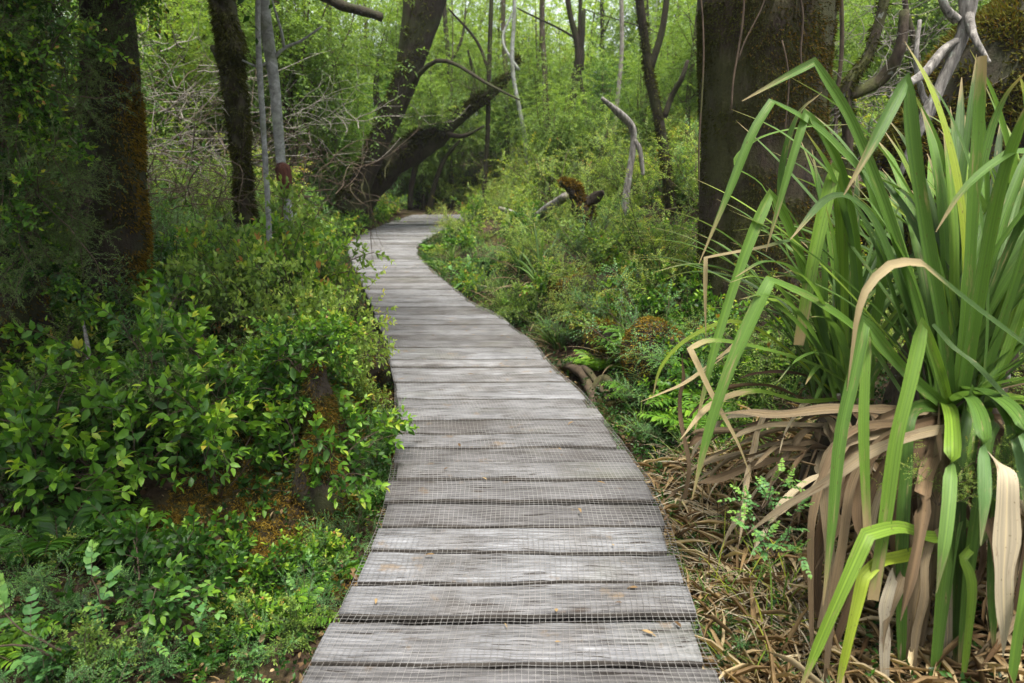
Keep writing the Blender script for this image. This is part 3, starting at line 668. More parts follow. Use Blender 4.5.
moss_on(rng, 'moss', gM, 9000, M['moss_o'], md, (-.2, -.3, .7), .03, .006, .7, 0, 1, .35, 1.2)
moss_on(rng, 'moss', gM, 3000, M['moss_g'], md, (0, 0, 1), .03, .008, .4, 0.2, 1, .6, 1.2)

for k, (px, py, sx, sz) in enumerate([(582, 300, .40, .24), (614, 350, .26, .20), (672, 366, .34, .24)]):
    b = gpt(px, py); rg = np.random.default_rng(700+k); mr = thing('moss_hummock', b, ['largest golden moss hummock, right of the halfway strap-leaved tuft', 'small brown moss hummock above the knotted roots', 'moss hummock under the blue-green bushes by the broad trunk'][k], 'moss')
    hz_ = np.linspace(-.1, 1, 14); tb = Tubes()
    gH = tb.add(np.stack([.04*np.sin(hz_*5+k), .03*np.cos(hz_*4+k), hz_*sz], -1), sx*np.sqrt(np.clip(1-hz_**2, .004, 1)), 26, .3, (1.8, 5), k*9.1)
    tb.build('core', M['bark_dark'], mr)
    moss_on(rg, 'moss', gH, 12000, M['moss_o'], mr, None, .024, .008, .3, 0, 1, .62)
    moss_on(rg, 'moss', gH, 2500, M['moss_g'], mr, None, .03, .008, .5, 0, .9, .4)
# ---------------------------------------------------------------- plant prototypes
def grow(rng, TB, n_stems, h, spread, curve=.5, r0=.006, seg=9, base_r=.03):
    """main stems from the ground, returns list of polylines"""
    out = []
    for k in range(n_stems):
        a = rng.uniform(0, 2*math.pi); tilt = rng.uniform(.1, 1)*spread
        hh = h*rng.uniform(.6, 1.05)
        p = np.array([math.cos(a), math.sin(a), 0])*rng.uniform(0, base_r); P = [p]
        d = np.array([math.cos(a)*tilt, math.sin(a)*tilt, 1.0]); d /= np.linalg.norm(d)
        for i in range(seg):
            d = nrm(d+rng.normal(size=3)*.16+np.array([math.cos(a), math.sin(a), -.2])*curve*.10)
            p = p+d*hh/seg; P.append(p)
        P = np.array(P); TB.add(P, np.linspace(r0, r0*.35, len(P)), 5, cap=False); out.append(P)
    return out
def shrub_proto(name, seed, h, spread, n_stems, twigs, tl, nl, ll, lw, mat, tone, wood='twig', pair=True, flat=False, droop=.15, tpl=OV, r0=.006, ang=58, low=.2, stem_r=.0016, tip_gain=.3):
    rng = np.random.default_rng(seed); root = thing(name, (0, 0, -50), '', 'shrub')
    TB, LV = Tubes(), Leaves()
    stems = grow(rng, TB, n_stems, h, spread, r0=r0)
    st, di, to = [], [], []
    for P in stems:
        for k in range(twigs):
            f = rng.uniform(low, 1.0) if k else 1.0
            x = f*(len(P)-1); i = min(int(x), len(P)-2); q = P[i]+(P[i+1]-P[i])*(x-i)
            ax = nrm(P[i+1]-P[i]); o = rdir(rng, 1)[0]; o -= ax*(o@ax)
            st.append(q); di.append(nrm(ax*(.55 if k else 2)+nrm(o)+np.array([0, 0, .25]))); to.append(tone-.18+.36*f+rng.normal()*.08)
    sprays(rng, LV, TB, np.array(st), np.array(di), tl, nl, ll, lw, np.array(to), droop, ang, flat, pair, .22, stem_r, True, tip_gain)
    TB.build('stem', M[wood], root); LV.build('foliage', M[mat], root, tpl)
    return root
def fern_proto(seed, fronds, ln, mat='leaf_dark', tone=.5, name='fern', pin=18):
    rng = np.random.default_rng(seed); root = thing(name, (0, 0, -50), '', 'fern'); TB, LV = Tubes(), Leaves()
    for k in range(fronds):
        a = k*2.4+rng.uniform(-.3, .3); e = rng.uniform(.6, 1.2); L = ln*rng.uniform(.7, 1.1)
        t = np.linspace(0, 1, 10); r = L*t*math.cos(e)*(1+.3*t); z = L*(t*math.sin(e)-.75*t*t*math.sin(e)*.8)
        P = np.stack([r*math.cos(a), r*math.sin(a), z], -1); TB.add(P, np.linspace(.0025, .0008, 10), 3, cap=False)
        Q = catmull(P, pin); T = nrm(np.gradient(Q, axis=0)); sd = nrm(np.cross(T, [0, 0, 1.0])); u = np.cross(sd, T)
        w = L*.24*np.sin(np.pi*np.clip(np.linspace(.12, 1.0, pin), 0, 1))**.8+.004
        for sg in (-1, 1):
            LV.add(Q, sd*sg+T*.45+rng.normal(size=Q.shape)*.08, u+rng.normal(size=Q.shape)*.1, w, w*.30, np.clip(tone+rng.normal(size=pin)*.08, 0, 1))
    TB.build('stem', M['twig'], root); LV.build('frond', M[mat], root, OV); return root
def strap_points(P, width, mat, name, parent, tone, kinks=(), normal=(0, -.5, .85), n=26, chan=.36, taper_tip=True, twist=0.0, base_w=.75):
    """strap leaf along control points; kinks = indices where it is folded sharply"""
    P = np.asarray(P, float); ids = [0]+list(kinks)+[len(P)-1]; seg = []
    tot = sum(np.linalg.norm(np.diff(P, axis=0), axis=1))
    for a, b in zip(ids[:-1], ids[1:]):
        l = np.linalg.norm(np.diff(P[a:b+1], axis=0), axis=1).sum(); q = catmull(P[a:b+1], max(5, int(n*l/tot)+2)); seg.append(q if not seg else q[1:])
    C = np.vstack(seg); m = len(C)
    if name == 'dead_leaf':
        sN = tone*37+width*91; C = C+np.array([[mnoise.noise(Vector((i*.10, sN, 1))), mnoise.noise(Vector((i*.10, sN, 5))), mnoise.noise(Vector((i*.10, sN, 9)))] for i in range(m)])*(.03 if width < .034 else .018)
    T = nrm(np.gradient(C, axis=0))
    ln = np.concatenate([[0], np.cumsum(np.linalg.norm(np.diff(C, axis=0), axis=1))]); t = ln/ln[-1]
    hint = np.asarray(normal, float)
    sd = np.cross(T, hint); bad = np.linalg.norm(sd, axis=1) < .15; sd[bad] += np.array([.3, 0, 0]); sd = nrm(sd)
    k = np.hanning(7); k /= k.sum()
    sd = nrm(np.stack([np.convolve(np.pad(sd[:, i], 3, mode='edge'), k, 'valid') for i in range(3)], -1)); 
    nn = np.cross(sd, T)
    if twist:
        a = twist*t; sd, nn = sd*np.cos(a)[:, None]+nn*np.sin(a)[:, None], nn*np.cos(a)[:, None]-sd*np.sin(a)[:, None]
    wn_ = (1+.35*np.array([mnoise.noise(Vector((x*7, tone*51, width*77))) for x in t])) if name == 'dead_leaf' else 1
    w = width*.5*wn_*np.interp(t, [0, .12, .6, .85, 1], [base_w, .95, 1, .72 if taper_tip else .95, .06 if taper_tip else .75])
    us = np.array([-1, -.55, -.12, .12, .55, 1]); vs = np.array([1, .42, 0, 0, .42, 1])*chan
    wav = 1+.05*np.sin(t*23+tone*40)
    V = C[:, None]+sd[:, None]*(w*wav)[:, None, None]*us[None, :, None]+nn[:, None]*w[:, None, None]*vs[None, :, None]
    i, j = np.meshgrid(np.arange(m-1), np.arange(5), indexing='ij')
    F = np.stack([i*6+j, i*6+j+1, (i+1)*6+j+1, (i+1)*6+j], -1).reshape(-1, 4)
    return mesh_obj(name, V.reshape(-1, 3), [F], M[mat], parent, {'tone': np.full(m*6, tone), 'along': np.repeat(t, 6), 'across': np.tile(us, m)})
def arch(rng, base, a, L, elev, bend, n=7):
    """arching blade from base in azimuth a"""
    P = [np.array(base, float)]; e = elev; p = P[0]
    for i in range(n):
        p = p+np.array([math.cos(a)*math.cos(e), math.sin(a)*math.cos(e), math.sin(e)])*L/n; P.append(p); e -= bend/n*(0.4+1.2*i/n)
    return np.array(P)
def tuft_proto(seed, blades, L, w, mat, name, cat, tone=.4, dry=0):
    rng = np.random.default_rng(seed); root = thing(name, (0, 0, -50), '', cat)
    Vs, Fs, at_, off = [], [], {'tone': [], 'along': [], 'across': []}, 0
    for kind, cnt, mm in (('blade', blades, mat), ('dry_blade', dry, 'strap_dry')):
        if not cnt: continue
        Vs, Fs, off = [], [], 0; A = {'tone': [], 'along': [], 'across': []}
        for k in range(cnt):
            a = rng.uniform(0, 6.28); P = arch(rng, (rng.normal()*.02, rng.normal()*.02, 0), a, L*rng.uniform(.55, 1.1), rng.uniform(.7, 1.45) if kind == 'blade' else rng.uniform(.1, .7), rng.uniform(.6, 2.2) if kind == 'blade' else rng.uniform(.3, 1.3))
            o = strap_points(P, w*rng.uniform(.7, 1.1), mm, 'x', None, float(np.clip(tone+rng.normal()*.15, 0, 1)), normal=(-math.cos(a), -math.sin(a), .6), n=10)
            me = o.data; v = np.empty(len(me.vertices)*3, np.float32); me.vertices.foreach_get('co', v); f = np.empty(len(me.loops), np.int32); me.loops.foreach_get('vertex_index', f)
            Vs.append(v.reshape(-1, 3)); Fs.append(f.reshape(-1, 4)+off); off += len(me.vertices)
            for key in A:
                z = np.empty(len(me.vertices), np.float32); me.attributes[key].data.foreach_get('value', z); A[key].append(z)
            bpy.data.objects.remove(o); bpy.data.meshes.remove(me)
        mesh_obj(kind, np.vstack(Vs), [np.vstack(Fs)], M[mm], root, {k: np.concatenate(v) for k, v in A.items()})
    return root
def tangle_proto(seed, n, size, mat, r=.006, name='twig_tangle'):
    rng = np.random.default_rng(seed); root = thing(name, (0, 0, -50), '', 'twigs'); TB = Tubes()
    for k in range(n):
        p = rng.normal(size=3)*size*np.array([.35, .3, .1])+np.array([0, 0, rng.uniform(0, .35)*size]); d = rdir(rng, 1)[0]; d[2] = abs(d[2])*rng.uniform(-.2, 1.2); P = [p]
        L = size*rng.uniform(.3, 1.0)
        for i in range(7): d = nrm(d+rng.normal(size=3)*.25); P.append(P[-1]+d*L/7)
        TB.add(P, np.linspace(r*rng.uniform(.4, 1.2), r*.25, 8), 5, cap=False)
        for q in range(3):
            i = rng.integers(2, 7); dd = nrm(d+rng.normal(size=3)*.9); TB.add([P[i], P[i]+dd*L*.15, P[i]+dd*L*.3+rng.normal(size=3)*L*.04], [r*.4, r*.3, r*.15], 4, cap=False)
    TB.build('branch', M[mat], root); return root

PR = {}
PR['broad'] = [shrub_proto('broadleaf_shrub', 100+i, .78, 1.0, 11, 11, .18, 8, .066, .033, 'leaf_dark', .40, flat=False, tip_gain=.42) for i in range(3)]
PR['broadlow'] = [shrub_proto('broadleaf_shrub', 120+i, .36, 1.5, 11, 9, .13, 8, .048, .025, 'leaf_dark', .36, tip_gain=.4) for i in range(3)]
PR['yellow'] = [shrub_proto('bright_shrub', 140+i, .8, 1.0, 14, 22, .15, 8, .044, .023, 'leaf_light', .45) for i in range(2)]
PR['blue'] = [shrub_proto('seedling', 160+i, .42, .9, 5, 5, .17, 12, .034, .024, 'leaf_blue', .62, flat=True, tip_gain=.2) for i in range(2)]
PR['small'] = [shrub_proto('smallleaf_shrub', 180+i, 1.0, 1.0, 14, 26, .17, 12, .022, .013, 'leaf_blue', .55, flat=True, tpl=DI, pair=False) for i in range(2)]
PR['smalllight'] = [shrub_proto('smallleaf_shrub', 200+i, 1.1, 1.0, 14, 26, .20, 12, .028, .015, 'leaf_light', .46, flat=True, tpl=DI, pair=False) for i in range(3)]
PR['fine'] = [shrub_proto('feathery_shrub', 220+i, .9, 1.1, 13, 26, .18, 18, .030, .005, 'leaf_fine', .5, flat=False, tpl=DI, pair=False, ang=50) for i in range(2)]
PR['fern'] = [fern_proto(240+i, 11, .5, tone=.5) for i in range(2)]
PR['fernlight'] = [fern_proto(250+i, 10, .45, 'leaf_light', .4) for i in range(1)]
PR['tuft'] = [tuft_proto(260+i, 26, .75, .028, 'strap', 'strap_tuft', 'plant', .3, 8) for i in range(2)]
PR['grass'] = [tuft_proto(270+i, 40, .42, .008, 'strap', 'grass_tuft', 'grass', .6, 18) for i in range(2)]
PR['dry'] = [tuft_proto(280+i, 7, .6, .009, 'strap', 'dry_tuft', 'grass', .8, 60) for i in range(2)]
PR['tangle'] = [tangle_proto(290+i, 26, 1.1, 'twig_grey') for i in range(2)]
PR['tanglebrown'] = [tangle_proto(296, 30, 1.0, 'twig')]
for k, v in PR.items():
    for r in v: r['used'] = 0
def put(kind, v, loc, sc, label, group=None, rz=None, cat=None):
    r = PR[kind][v % len(PR[kind])]; rz = random.uniform(0, 6.28) if rz is None else rz
    if not r['used']:
        r['used'] = 1; r.location = tuple(float(c) for c in loc); r.rotation_euler = (0, 0, rz); r.scale = (sc, sc, sc) if np.isscalar(sc) else sc
        r['label'] = label
        if group: r['group'] = group
        if cat: r['category'] = cat
        return r
    return dup(r, loc, rz, sc, label, group, cat)
def put_px(kind, v, px, py, sc, label, group=None, **k):
    return put(kind, v, gpt(px, py)-np.array([0, 0, .03]), sc, label, group, **k)
def proj(p):
    d = np.asarray(p, float)-np.array([0, 0, CAM_H]); dep = d[1]*CP-d[2]*SP; up = d[1]*SP+d[2]*CP
    return 512+FPX*d[0]/dep, 341.5-FPX*up/dep, dep

# ---------------------------------------------------------------- big strap-leaved plants, right foreground
RS = np.random.default_rng(21)
def A_(*pts): return np.array([at(*p) for p in pts])
base1 = at(950, 408, 2.12); base2 = at(842, 402, 2.5)
def strap_plant(base, label, scale):
    g = np.array([base[0], base[1], float(gh(base[0], base[1]))])
    root = thing('strap_leaf_plant', g, label, 'plant', 'strap-leaved plants right of the boardwalk')
    tb = Tubes(); P = np.array([[0, .05, -.1], [0, .04, (base[2]-g[2])*.5], [0, 0, base[2]-g[2]+.03]])
    gr = tb.add(catmull(P, 24), np.linspace(.13, .075, 24)*scale, 24, .35, (3, 10), 4); tb.build('stem', M['bark_brown'], root)
    return root, g
def leaf(pl, P, w, tone, mat='strap', kinks=(), normal=(0, -.55, .8), name='leaf', **k):
    root, g = pl
    return strap_points(np.asarray(P)-g, w, mat, name, root, tone, kinks, normal, **k)
p1 = strap_plant(base1, 'largest strap-leaved plant, its thick fan of long folded green blades filling the right edge', 1.0)
p2 = strap_plant(base2, 'arching strap-leaved plant, its blades folded in front of the broad mossy trunk', .8)
b1_ = (950, 404, 2.10)
FR = (0, -.95, .3)
# the folded blades one can trace in the photograph (px, py, distance)
leaf(p1, A_(b1_, (942, 330, 2.08), (928, 250, 2.05), (914, 160, 2.02), (906, 79, 2.0), (889, 112, 1.93), (868, 152, 1.88), (844, 195, 1.84)), .046, .45, 'strap', (4,), FR)
leaf(p1, A_((955, 404, 2.1), (966, 300, 2.1), (972, 200, 2.1), (977, 120, 2.1), (981, 56, 2.08)), .040, .62, 'strap', (), FR, taper_tip=False)
leaf(p1, A_((945, 404, 2.12), (915, 300, 2.16), (882, 200, 2.16), (850, 120, 2.14), (814, 62, 2.1), (780, 80, 2.08), (742, 101, 2.05)), .037, .55, 'strap', (4,), FR)
leaf(p1, A_((1085, 420, 1.95), (1050, 370, 1.9), (1024, 345, 1.86), (970, 304, 1.8), (921, 264, 1.74), (893, 264, 1.70), (868, 286, 1.67), (857, 314, 1.65), (852, 350, 1.64), (847, 392, 1.63)), .028, .25, 'strap_tip', (4,), (.3, -.6, .7))
leaf(p1, A_((955, 415, 2.05), (905, 372, 1.85), (864, 322, 1.68), (852, 378, 1.64), (839, 440, 1.60), (830, 540, 1.54), (823, 606, 1.5)), .037, .55, 'strap', (2,), FR)
leaf(p1, A_((940, 410, 2.05), (905, 372, 1.88), (866, 333, 1.74), (864, 380, 1.70), (863, 440, 1.66), (867, 534, 1.62)), .029, .70, 'strap', (2,), FR, taper_tip=False)
leaf(p1, A_((950, 412, 2.06), (938, 370, 1.95), (922, 324, 1.80), (908, 386, 1.74), (895, 440, 1.70), (884, 520, 1.66), (872, 600, 1.62)), .040, .72, 'strap', (2,), FR, taper_tip=False, base_w=.9)
leaf(p1, A_((968, 520, 1.9), (936, 538, 1.75), (900, 528, 1.66), (867, 535, 1.60), (842, 590, 1.55), (818, 645, 1.52), (796, 700, 1.49)), .038, .80, 'strap', (3,), (.1, -.6, .8))
leaf(p1, A_((960, 540, 1.9), (906, 556, 1.72), (880, 562, 1.66), (863, 577, 1.62), (848, 640, 1.57), (834, 705, 1.54)), .034, .93, 'strap', (3,), (.1, -.6, .8))
leaf(p1, A_((965, 412, 2.02), (972, 392, 1.92), (969, 441, 1.82), (958, 500, 1.76), (946, 560, 1.72), (938, 630, 1.68), (930, 710, 1.64)), .046, .60, 'strap', (1,), FR)
leaf(p1, A_((1000, 440, 1.95), (990, 520, 1.8), (962, 558, 1.68), (971, 585, 1.65), (967, 640, 1.62), (960, 700, 1.6)), .029, .78, 'strap', (2,), FR)
leaf(p1, A_((1010, 440, 1.9), (1030, 520, 1.7), (1026, 585, 1.55), (1016, 640, 1.52), (1008, 710, 1.5)), .037, .66, 'strap', (1,), FR)
leaf(p1, A_((960, 404, 2.1), (985, 250, 2.0), (1000, 180, 1.94), (1018, 128, 1.9), (1040, 80, 1.86)), .048, .60, 'strap', (), FR)
leaf(p1, A_((975, 404, 2.12), (1030, 230, 2.05), (1045, 160, 1.98), (1011, 152, 1.92), (985, 170, 1.9), (960, 194, 1.88), (936, 232, 1.86)), .032, .58, 'strap', (3,), (0, -.5, .9))
leaf(p1, A_((960, 404, 2.15), (966, 250, 2.3), (985, 150, 2.35), (1004, 98, 2.35), (1030, 68, 2.3)), .036, .55, 'strap', (), FR)
leaf(p1, A_((932, 325, 2.0), (952, 348, 1.96), (975, 366, 1.9), (1011, 404, 1.85), (1060, 450, 1.8)), .032, .12, 'strap', (), (.4, -.6, .7))
leaf(p1, A_((945, 404, 2.12), (905, 300, 2.2), (878, 230, 2.25), (852, 200, 2.25), (826, 200, 2.2), (790, 240, 2.1)), .034, .30, 'strap', (), (0, -.6, .8))
# second plant
b2_ = (845, 398, 2.5)
leaf(p2, A_(b2_, (880, 300, 2.45), (872, 195, 2.42), (836, 146, 2.40), (806, 121, 2.38), (772, 102, 2.34), (752, 135, 2.3), (730, 190, 2.26), (699, 264, 2.2)), .036, .52, 'strap', (5,), (-.2, -.6, .75))
leaf(p2, A_((845, 398, 2.52), (858, 290, 2.5), (846, 190, 2.46), (826, 140, 2.42), (806, 113, 2.38), (790, 165, 2.33), (776, 215, 2.3), (766, 252, 2.28)), .035, .60, 'strap', (4,), FR)
leaf(p2, A_((840, 398, 2.5), (812, 300, 2.46), (790, 230, 2.42), (770, 194, 2.38), (752, 235, 2.32), (734, 285, 2.27), (714, 350, 2.2), (694, 434, 2.1)), .037, .66, 'strap', (3,), FR)
leaf(p2, A_((840, 398, 2.5), (842, 300, 2.48), (840, 220, 2.44), (834, 168, 2.40), (820, 225, 2.35), (808, 285, 2.3), (798, 345, 2.28)), .046, .74, 'strap', (3,), FR, taper_tip=False)
leaf(p2, A_((900, 392, 2.3), (860, 335, 2.2), (812, 300, 2.14), (770, 281, 2.08), (748, 326, 2.03), (726, 378, 1.98), (708, 434, 1.94), (692, 500, 1.9)), .040, .62, 'strap', (3,), (-.1, -.6, .8))
leaf(p2, A_((850, 390, 2.5), (842, 280, 2.5), (806, 242, 2.46), (757, 249, 2.42), (706, 258, 2.38), (705, 295, 2.36), (706, 340, 2.34)), .021, .45, 'strap_tip', (4,), (0, -.3, .9))
leaf(p2, A_((860, 392, 2.4), (816, 366, 2.3), (757, 348, 2.2), (713, 341, 2.12), (690, 349, 2.08), (710, 392, 2.04), (737, 442, 2.0), (752, 480, 1.98)), .024, .70, 'strap_tip', (4,), (0, -.4, .9))
leaf(p2, A_((840, 398, 2.5), (800, 330, 2.45), (770, 300, 2.42), (735, 345, 2.36), (690, 380, 2.3), (665, 392, 2.26), (640, 402, 2.22)), .019, .85, 'strap_tip', (), (0, -.4, .9))
leaf(p2, A_((838, 398, 2.5), (780, 345, 2.5), (735, 322, 2.5), (690, 338, 2.48), (662, 366, 2.46), (652, 400, 2.44)), .021, .90, 'strap', (), (0, -.4, .9))
leaf(p2, A_((838, 398, 2.5), (800, 260, 2.55), (780, 190, 2.6), (795, 120, 2.6), (822, 92, 2.6)), .029, .35, 'strap', (), FR)
leaf(p2, A_((838, 400, 2.45), (800, 402, 2.3), (755, 392, 2.2), (712, 405, 2.1), (680, 440, 2.0)), .029, .78, 'strap_tip', (), (0, -.3, .9))
leaf(p2, A_((790, 260, 2.7), (765, 190, 2.68), (735, 165, 2.66), (757, 140, 2.66), (800, 128, 2.66), (858, 124, 2.66)), .016, .68, 'strap', (), (0, -.3, .9))
for i in range(38):
    a = math.radians(RS.uniform(-55, 175)); P = arch(RS, base1+RS.normal(size=3)*np.array([.035, .035, .02]), a, RS.uniform(.75, 1.35), RS.uniform(.85, 1.5), RS.uniform(.3, 1.5))
    leaf(p1, P, RS.uniform(.020, .042), float(np.clip(RS.normal(.45, .25), 0, .95)), 'strap', (), (-math.cos(a), -math.sin(a), .5))
for i in range(10):
    a = math.radians(RS.uniform(-130, -30)); P = arch(RS, base1+RS.normal(size=3)*np.array([.05, .03, .02]), a, RS.uniform(.6, .95), RS.uniform(.3, .8), RS.uniform(1.8, 2.7))
    leaf(p1, P, RS.uniform(.036, .052), float(np.clip(RS.normal(.55, .2), 0, .95)), 'strap', (), (-math.cos(a), -math.sin(a), .7))
for i in range(60):
    a = math.radians(RS.uniform(0, 235)); P = arch(RS, base2+RS.normal(size=3)*np.array([.05, .05, .02]), a, RS.uniform(.6, 1.15), RS.uniform(.8, 1.5), RS.uniform(.4, 2.0))
    leaf(p2, P, RS.uniform(.016, .034), float(np.clip(RS.normal(.42, .22), 0, .95)), 'strap', (), (-math.cos(a), -math.sin(a), .5))
base3 = at(925, 330, 3.2); p3 = strap_plant(base3, 'strap-leaved plant half hidden behind the other two, below the mossy log', .8)
for i in range(70):
    a = math.radians(RS.uniform(0, 360)); P = arch(RS, base3+RS.normal(size=3)*np.array([.06, .06, .02]), a, RS.uniform(.6, 1.15), RS.uniform(.7, 1.5), RS.uniform(.4, 2.0))
    leaf(p3, P, RS.uniform(.02, .04), float(np.clip(RS.normal(.45, .22), 0, .95)), 'strap', (), (-math.cos(a), -math.sin(a), .5))
for i in range(24):
    a = math.radians(RS.uniform(-20, 120)); P = arch(RS, base1+RS.normal(size=3)*np.array([.04, .04, .02]), a, RS.uniform(.8, 1.3), RS.uniform(1.1, 1.5), RS.uniform(.2, 1.0))
    leaf(p1, P, RS.uniform(.024, .046), float(np.clip(RS.normal(.55, .25), 0, .95)), 'strap', (), (-math.cos(a), -math.sin(a), .5))
base4 = at(1000, 345, 2.75); p4 = strap_plant(base4, 'strap-leaved plant behind the largest one, cut by the right picture edge', .8)
for i in range(60):
    a = math.radians(RS.uniform(-20, 250)); P = arch(RS, base4+RS.normal(size=3)*np.array([.06, .06, .02]), a, RS.uniform(.7, 1.25), RS.uniform(.9, 1.5), RS.uniform(.3, 1.6))
    leaf(p4, P, RS.uniform(.02, .042), float(np.clip(RS.normal(.5, .22), 0, .95)), 'strap', (), (-math.cos(a), -math.sin(a), .5))
for i in range(4):
    px = [905, 958, 985, 1000, 920, 880, 1035, 975, 850][i]; Yb_ = RS.uniform(1.75, 1.9)
    leaf(p1, A_((955, 410, 2.08), (px+8, 385+RS.uniform(0, 40), Yb_+.08), (px, 440+RS.uniform(0, 40), Yb_), (px-6+RS.normal()*6, 560, Yb_-.06), (px-12+RS.normal()*9, 640+RS.uniform(0, 70), Yb_-.1)), RS.uniform(.03, .048), float(RS.uniform(.1, .6)), 'strap', (2,) if i % 2 else (), FR)
for i in range(26):
    px = RS.uniform(800, 1040); Yb_ = RS.uniform(1.78, 2.0); e = RS.uniform(560, 710)
    leaf(p1, A_((950+RS.normal()*18, 418, 2.06), (.5*px+475, 428+RS.uniform(-10, 15), Yb_+.06), (px, 470+RS.uniform(-15, 40), Yb_), (px-6+RS.normal()*10, .5*(480+e), Yb_-.06), (px-10+RS.normal()*16, e, Yb_-.1)), RS.uniform(.018, .052), float(RS.uniform(.05, .75)), 'strap_dry', (), FR, name='dead_leaf', chan=.4)
# dead leaves hanging round the foot
DL = [(((940, 425, 2.0), (934, 480, 1.86), (922, 552, 1.78), (908, 640, 1.72), (900, 710, 1.7)), .060, .48), (((930, 425, 2.0), (914, 452, 1.9), (906, 490, 1.85), (898, 520, 1.82), (890, 560, 1.8)), .055, .22),
      (((930, 425, 2.0), (880, 440, 1.9), (852, 480, 1.84), (842, 545, 1.78), (830, 620, 1.74), (820, 700, 1.7)), .036, .42), (((920, 425, 2.05), (850, 440, 1.95), (820, 490, 1.88), (814, 560, 1.82), (813, 680, 1.76)), .026, .38),
      (((975, 430, 1.9), (990, 451, 1.72), (1006, 474, 1.62), (1012, 523, 1.58), (1005, 586, 1.56), (1001, 660, 1.54)), .060, .82), (((900, 560, 1.8), (888, 590, 1.68), (886, 630, 1.66), (883, 700, 1.64)), .036, .86),
      (((960, 520, 1.8), (930, 552, 1.74), (925, 610, 1.7), (918, 700, 1.68)), .026, .55), (((1060, 590, 1.75), (1020, 612, 1.7), (985, 645, 1.68), (965, 700, 1.66)), .03, .5), (((985, 540, 1.8), (950, 590, 1.75), (946, 640, 1.72), (942, 700, 1.7)), .04, .8),
      (((960, 425, 1.95), (930, 430, 1.8), (870, 452, 1.75), (820, 480, 1.75), (780, 508, 1.75), (745, 535, 1.76)), .030, .62), (((900, 410, 2.2), (860, 408, 2.0), (800, 412, 1.95), (755, 414, 1.95), (720, 416, 1.95)), .026, .50)]
for P, w, t in DL: leaf(p1, A_(*P), w, t, 'strap_dry', (), FR, name='dead_leaf', chan=.12)
for i in range(26):
    a = math.radians(RS.uniform(-175, 10)); P = arch(RS, base1+np.array([RS.normal()*.07, RS.normal()*.05, -RS.uniform(.02, .25)]), a, RS.uniform(.45, .85), RS.uniform(-.3, .5), RS.uniform(1.0, 2.0))
    leaf(p1, P, RS.uniform(.02, .05), float(np.clip(RS.normal(.38, .2), 0, .9)), 'strap_dry', (), (-math.cos(a), -math.sin(a), .7), name='dead_leaf', chan=.3, twist=RS.normal()*2.2)
for i in range(44):
    a = math.radians(RS.uniform(150, 290)); P = arch(RS, base2+np.array([RS.normal()*.1, RS.normal()*.08, -RS.uniform(.0, .25)]), a, RS.uniform(.4, .75), RS.uniform(-.3, .6), RS.uniform(1.0, 2.2))
    leaf(p2, P, RS.uniform(.012, .032), float(np.clip(RS.normal(.45, .2), 0, .9)), 'strap_dry', (), (-math.cos(a), -math.sin(a), .7), name='dead_leaf', chan=.5, twist=RS.normal()*2.2)
g_ = gpt(683, 470)
for k, (P, w, t) in enumerate([(((686, 500, 2.3), (685, 440, 2.3), (684, 390, 2.3), (686, 352, 2.28)), .016, .35)]):
    leaf(p2, A_(*P), w, t, 'strap_dry', (), FR, name='dead_leaf', chan=.3)

def on_ground(kind, v, px, py, Y, s, label, group=None):
    p = at(px, py, Y); g = float(gh(p[0], Y))-.03; h = .8*s; k = min(1.4, max(1.0, (h+p[2]-g)/h)); s = s*(1.15 if k >= 1.4 else 1)
    return put(kind, v, (p[0], Y, g), (s, s, s*k), label, group)
# ---------------------------------------------------------------- shrubs and plants one can make out (base pixel, size)
up = lambda p, z: np.array(p)+np.array([0, 0, z])
# left: bright bush over the mossy stumps
put('yellow', 0, at(318, 322, 3.9), .85, 'bright yellow-green bush spilling over the mossy stumps beside the boardwalk', sc_=None) if False else None
on_ground('yellow', 0, 318, 338, 3.55, .5, 'bright yellow-green bush growing from the tops of the mossy stumps')
on_ground('yellow', 1, 358, 340, 4.0, .36, 'small bright bush leaning over the left boardwalk edge above the rounded stump')
on_ground('yellow', 1, 285, 262, 4.4, .75, 'bright bush at the foot of the pale stems')
on_ground('yellow', 0, 296, 285, 3.9, .6, 'bright bush just behind the shaggy stump')
put('broadlow', 1, at(300, 400, 3.0), .7, 'leafy plant rooted on the front of the shaggy stump')
put('broadlow', 2, at(325, 355, 3.1), .6, 'leafy plant sprouting from the right side of the shaggy stump')
on_ground('yellow', 1, 345, 352, 3.7, .34, 'small bright bush in the gap between the two mossy stumps')
put('broad', 0, at(300, 372, 3.0), .42, 'shrub with pale shoots leaning on the shaggy stump')
put('fernlight', 0, at(330, 420, 3.1), .5, 'pale fern on the side of the shaggy stump')
put_px('small', 0, 372, 452, .36, 'small blue-green bush in the dark gap under the rounded stump')
put_px('small', 1, 350, 500, .30, 'tiny-leaved bush at the left edge of the boardwalk, below the rounded stump')
put_px('blue', 0, 92, 668, .95, 'blue-green seedling with paired leaves, lower left corner')
put_px('blue', 1, 172, 676, .55, 'small pale seedling low on the leaf litter, second from the lower left corner')
put_px('blue', 0, 236, 672, .42, 'little pale green seedling beside the boardwalk foot')
put_px('yellow', 1, 293, 640, .24, 'small bright sprig at the left boardwalk edge near its wide end')
put_px('broadlow', 0, 55, 705, .5, 'reddish-tipped low plant cut by the bottom left of the picture')
put('broad', 0, gpt(110, 500), .95, 'broadleaf shrub with bright yellow-green shoots, middle of the left bank')
put('broad', 1, gpt(215, 500), .80, 'broadleaf shrub with upright shoots left of the shaggy stump')
put('broad', 2, gpt(20, 520), .9, 'shaded broadleaf shrub at the left picture edge')
put('broad', 1, gpt(165, 440), .95, 'broadleaf shrub standing below the black trunk with the orange moss')
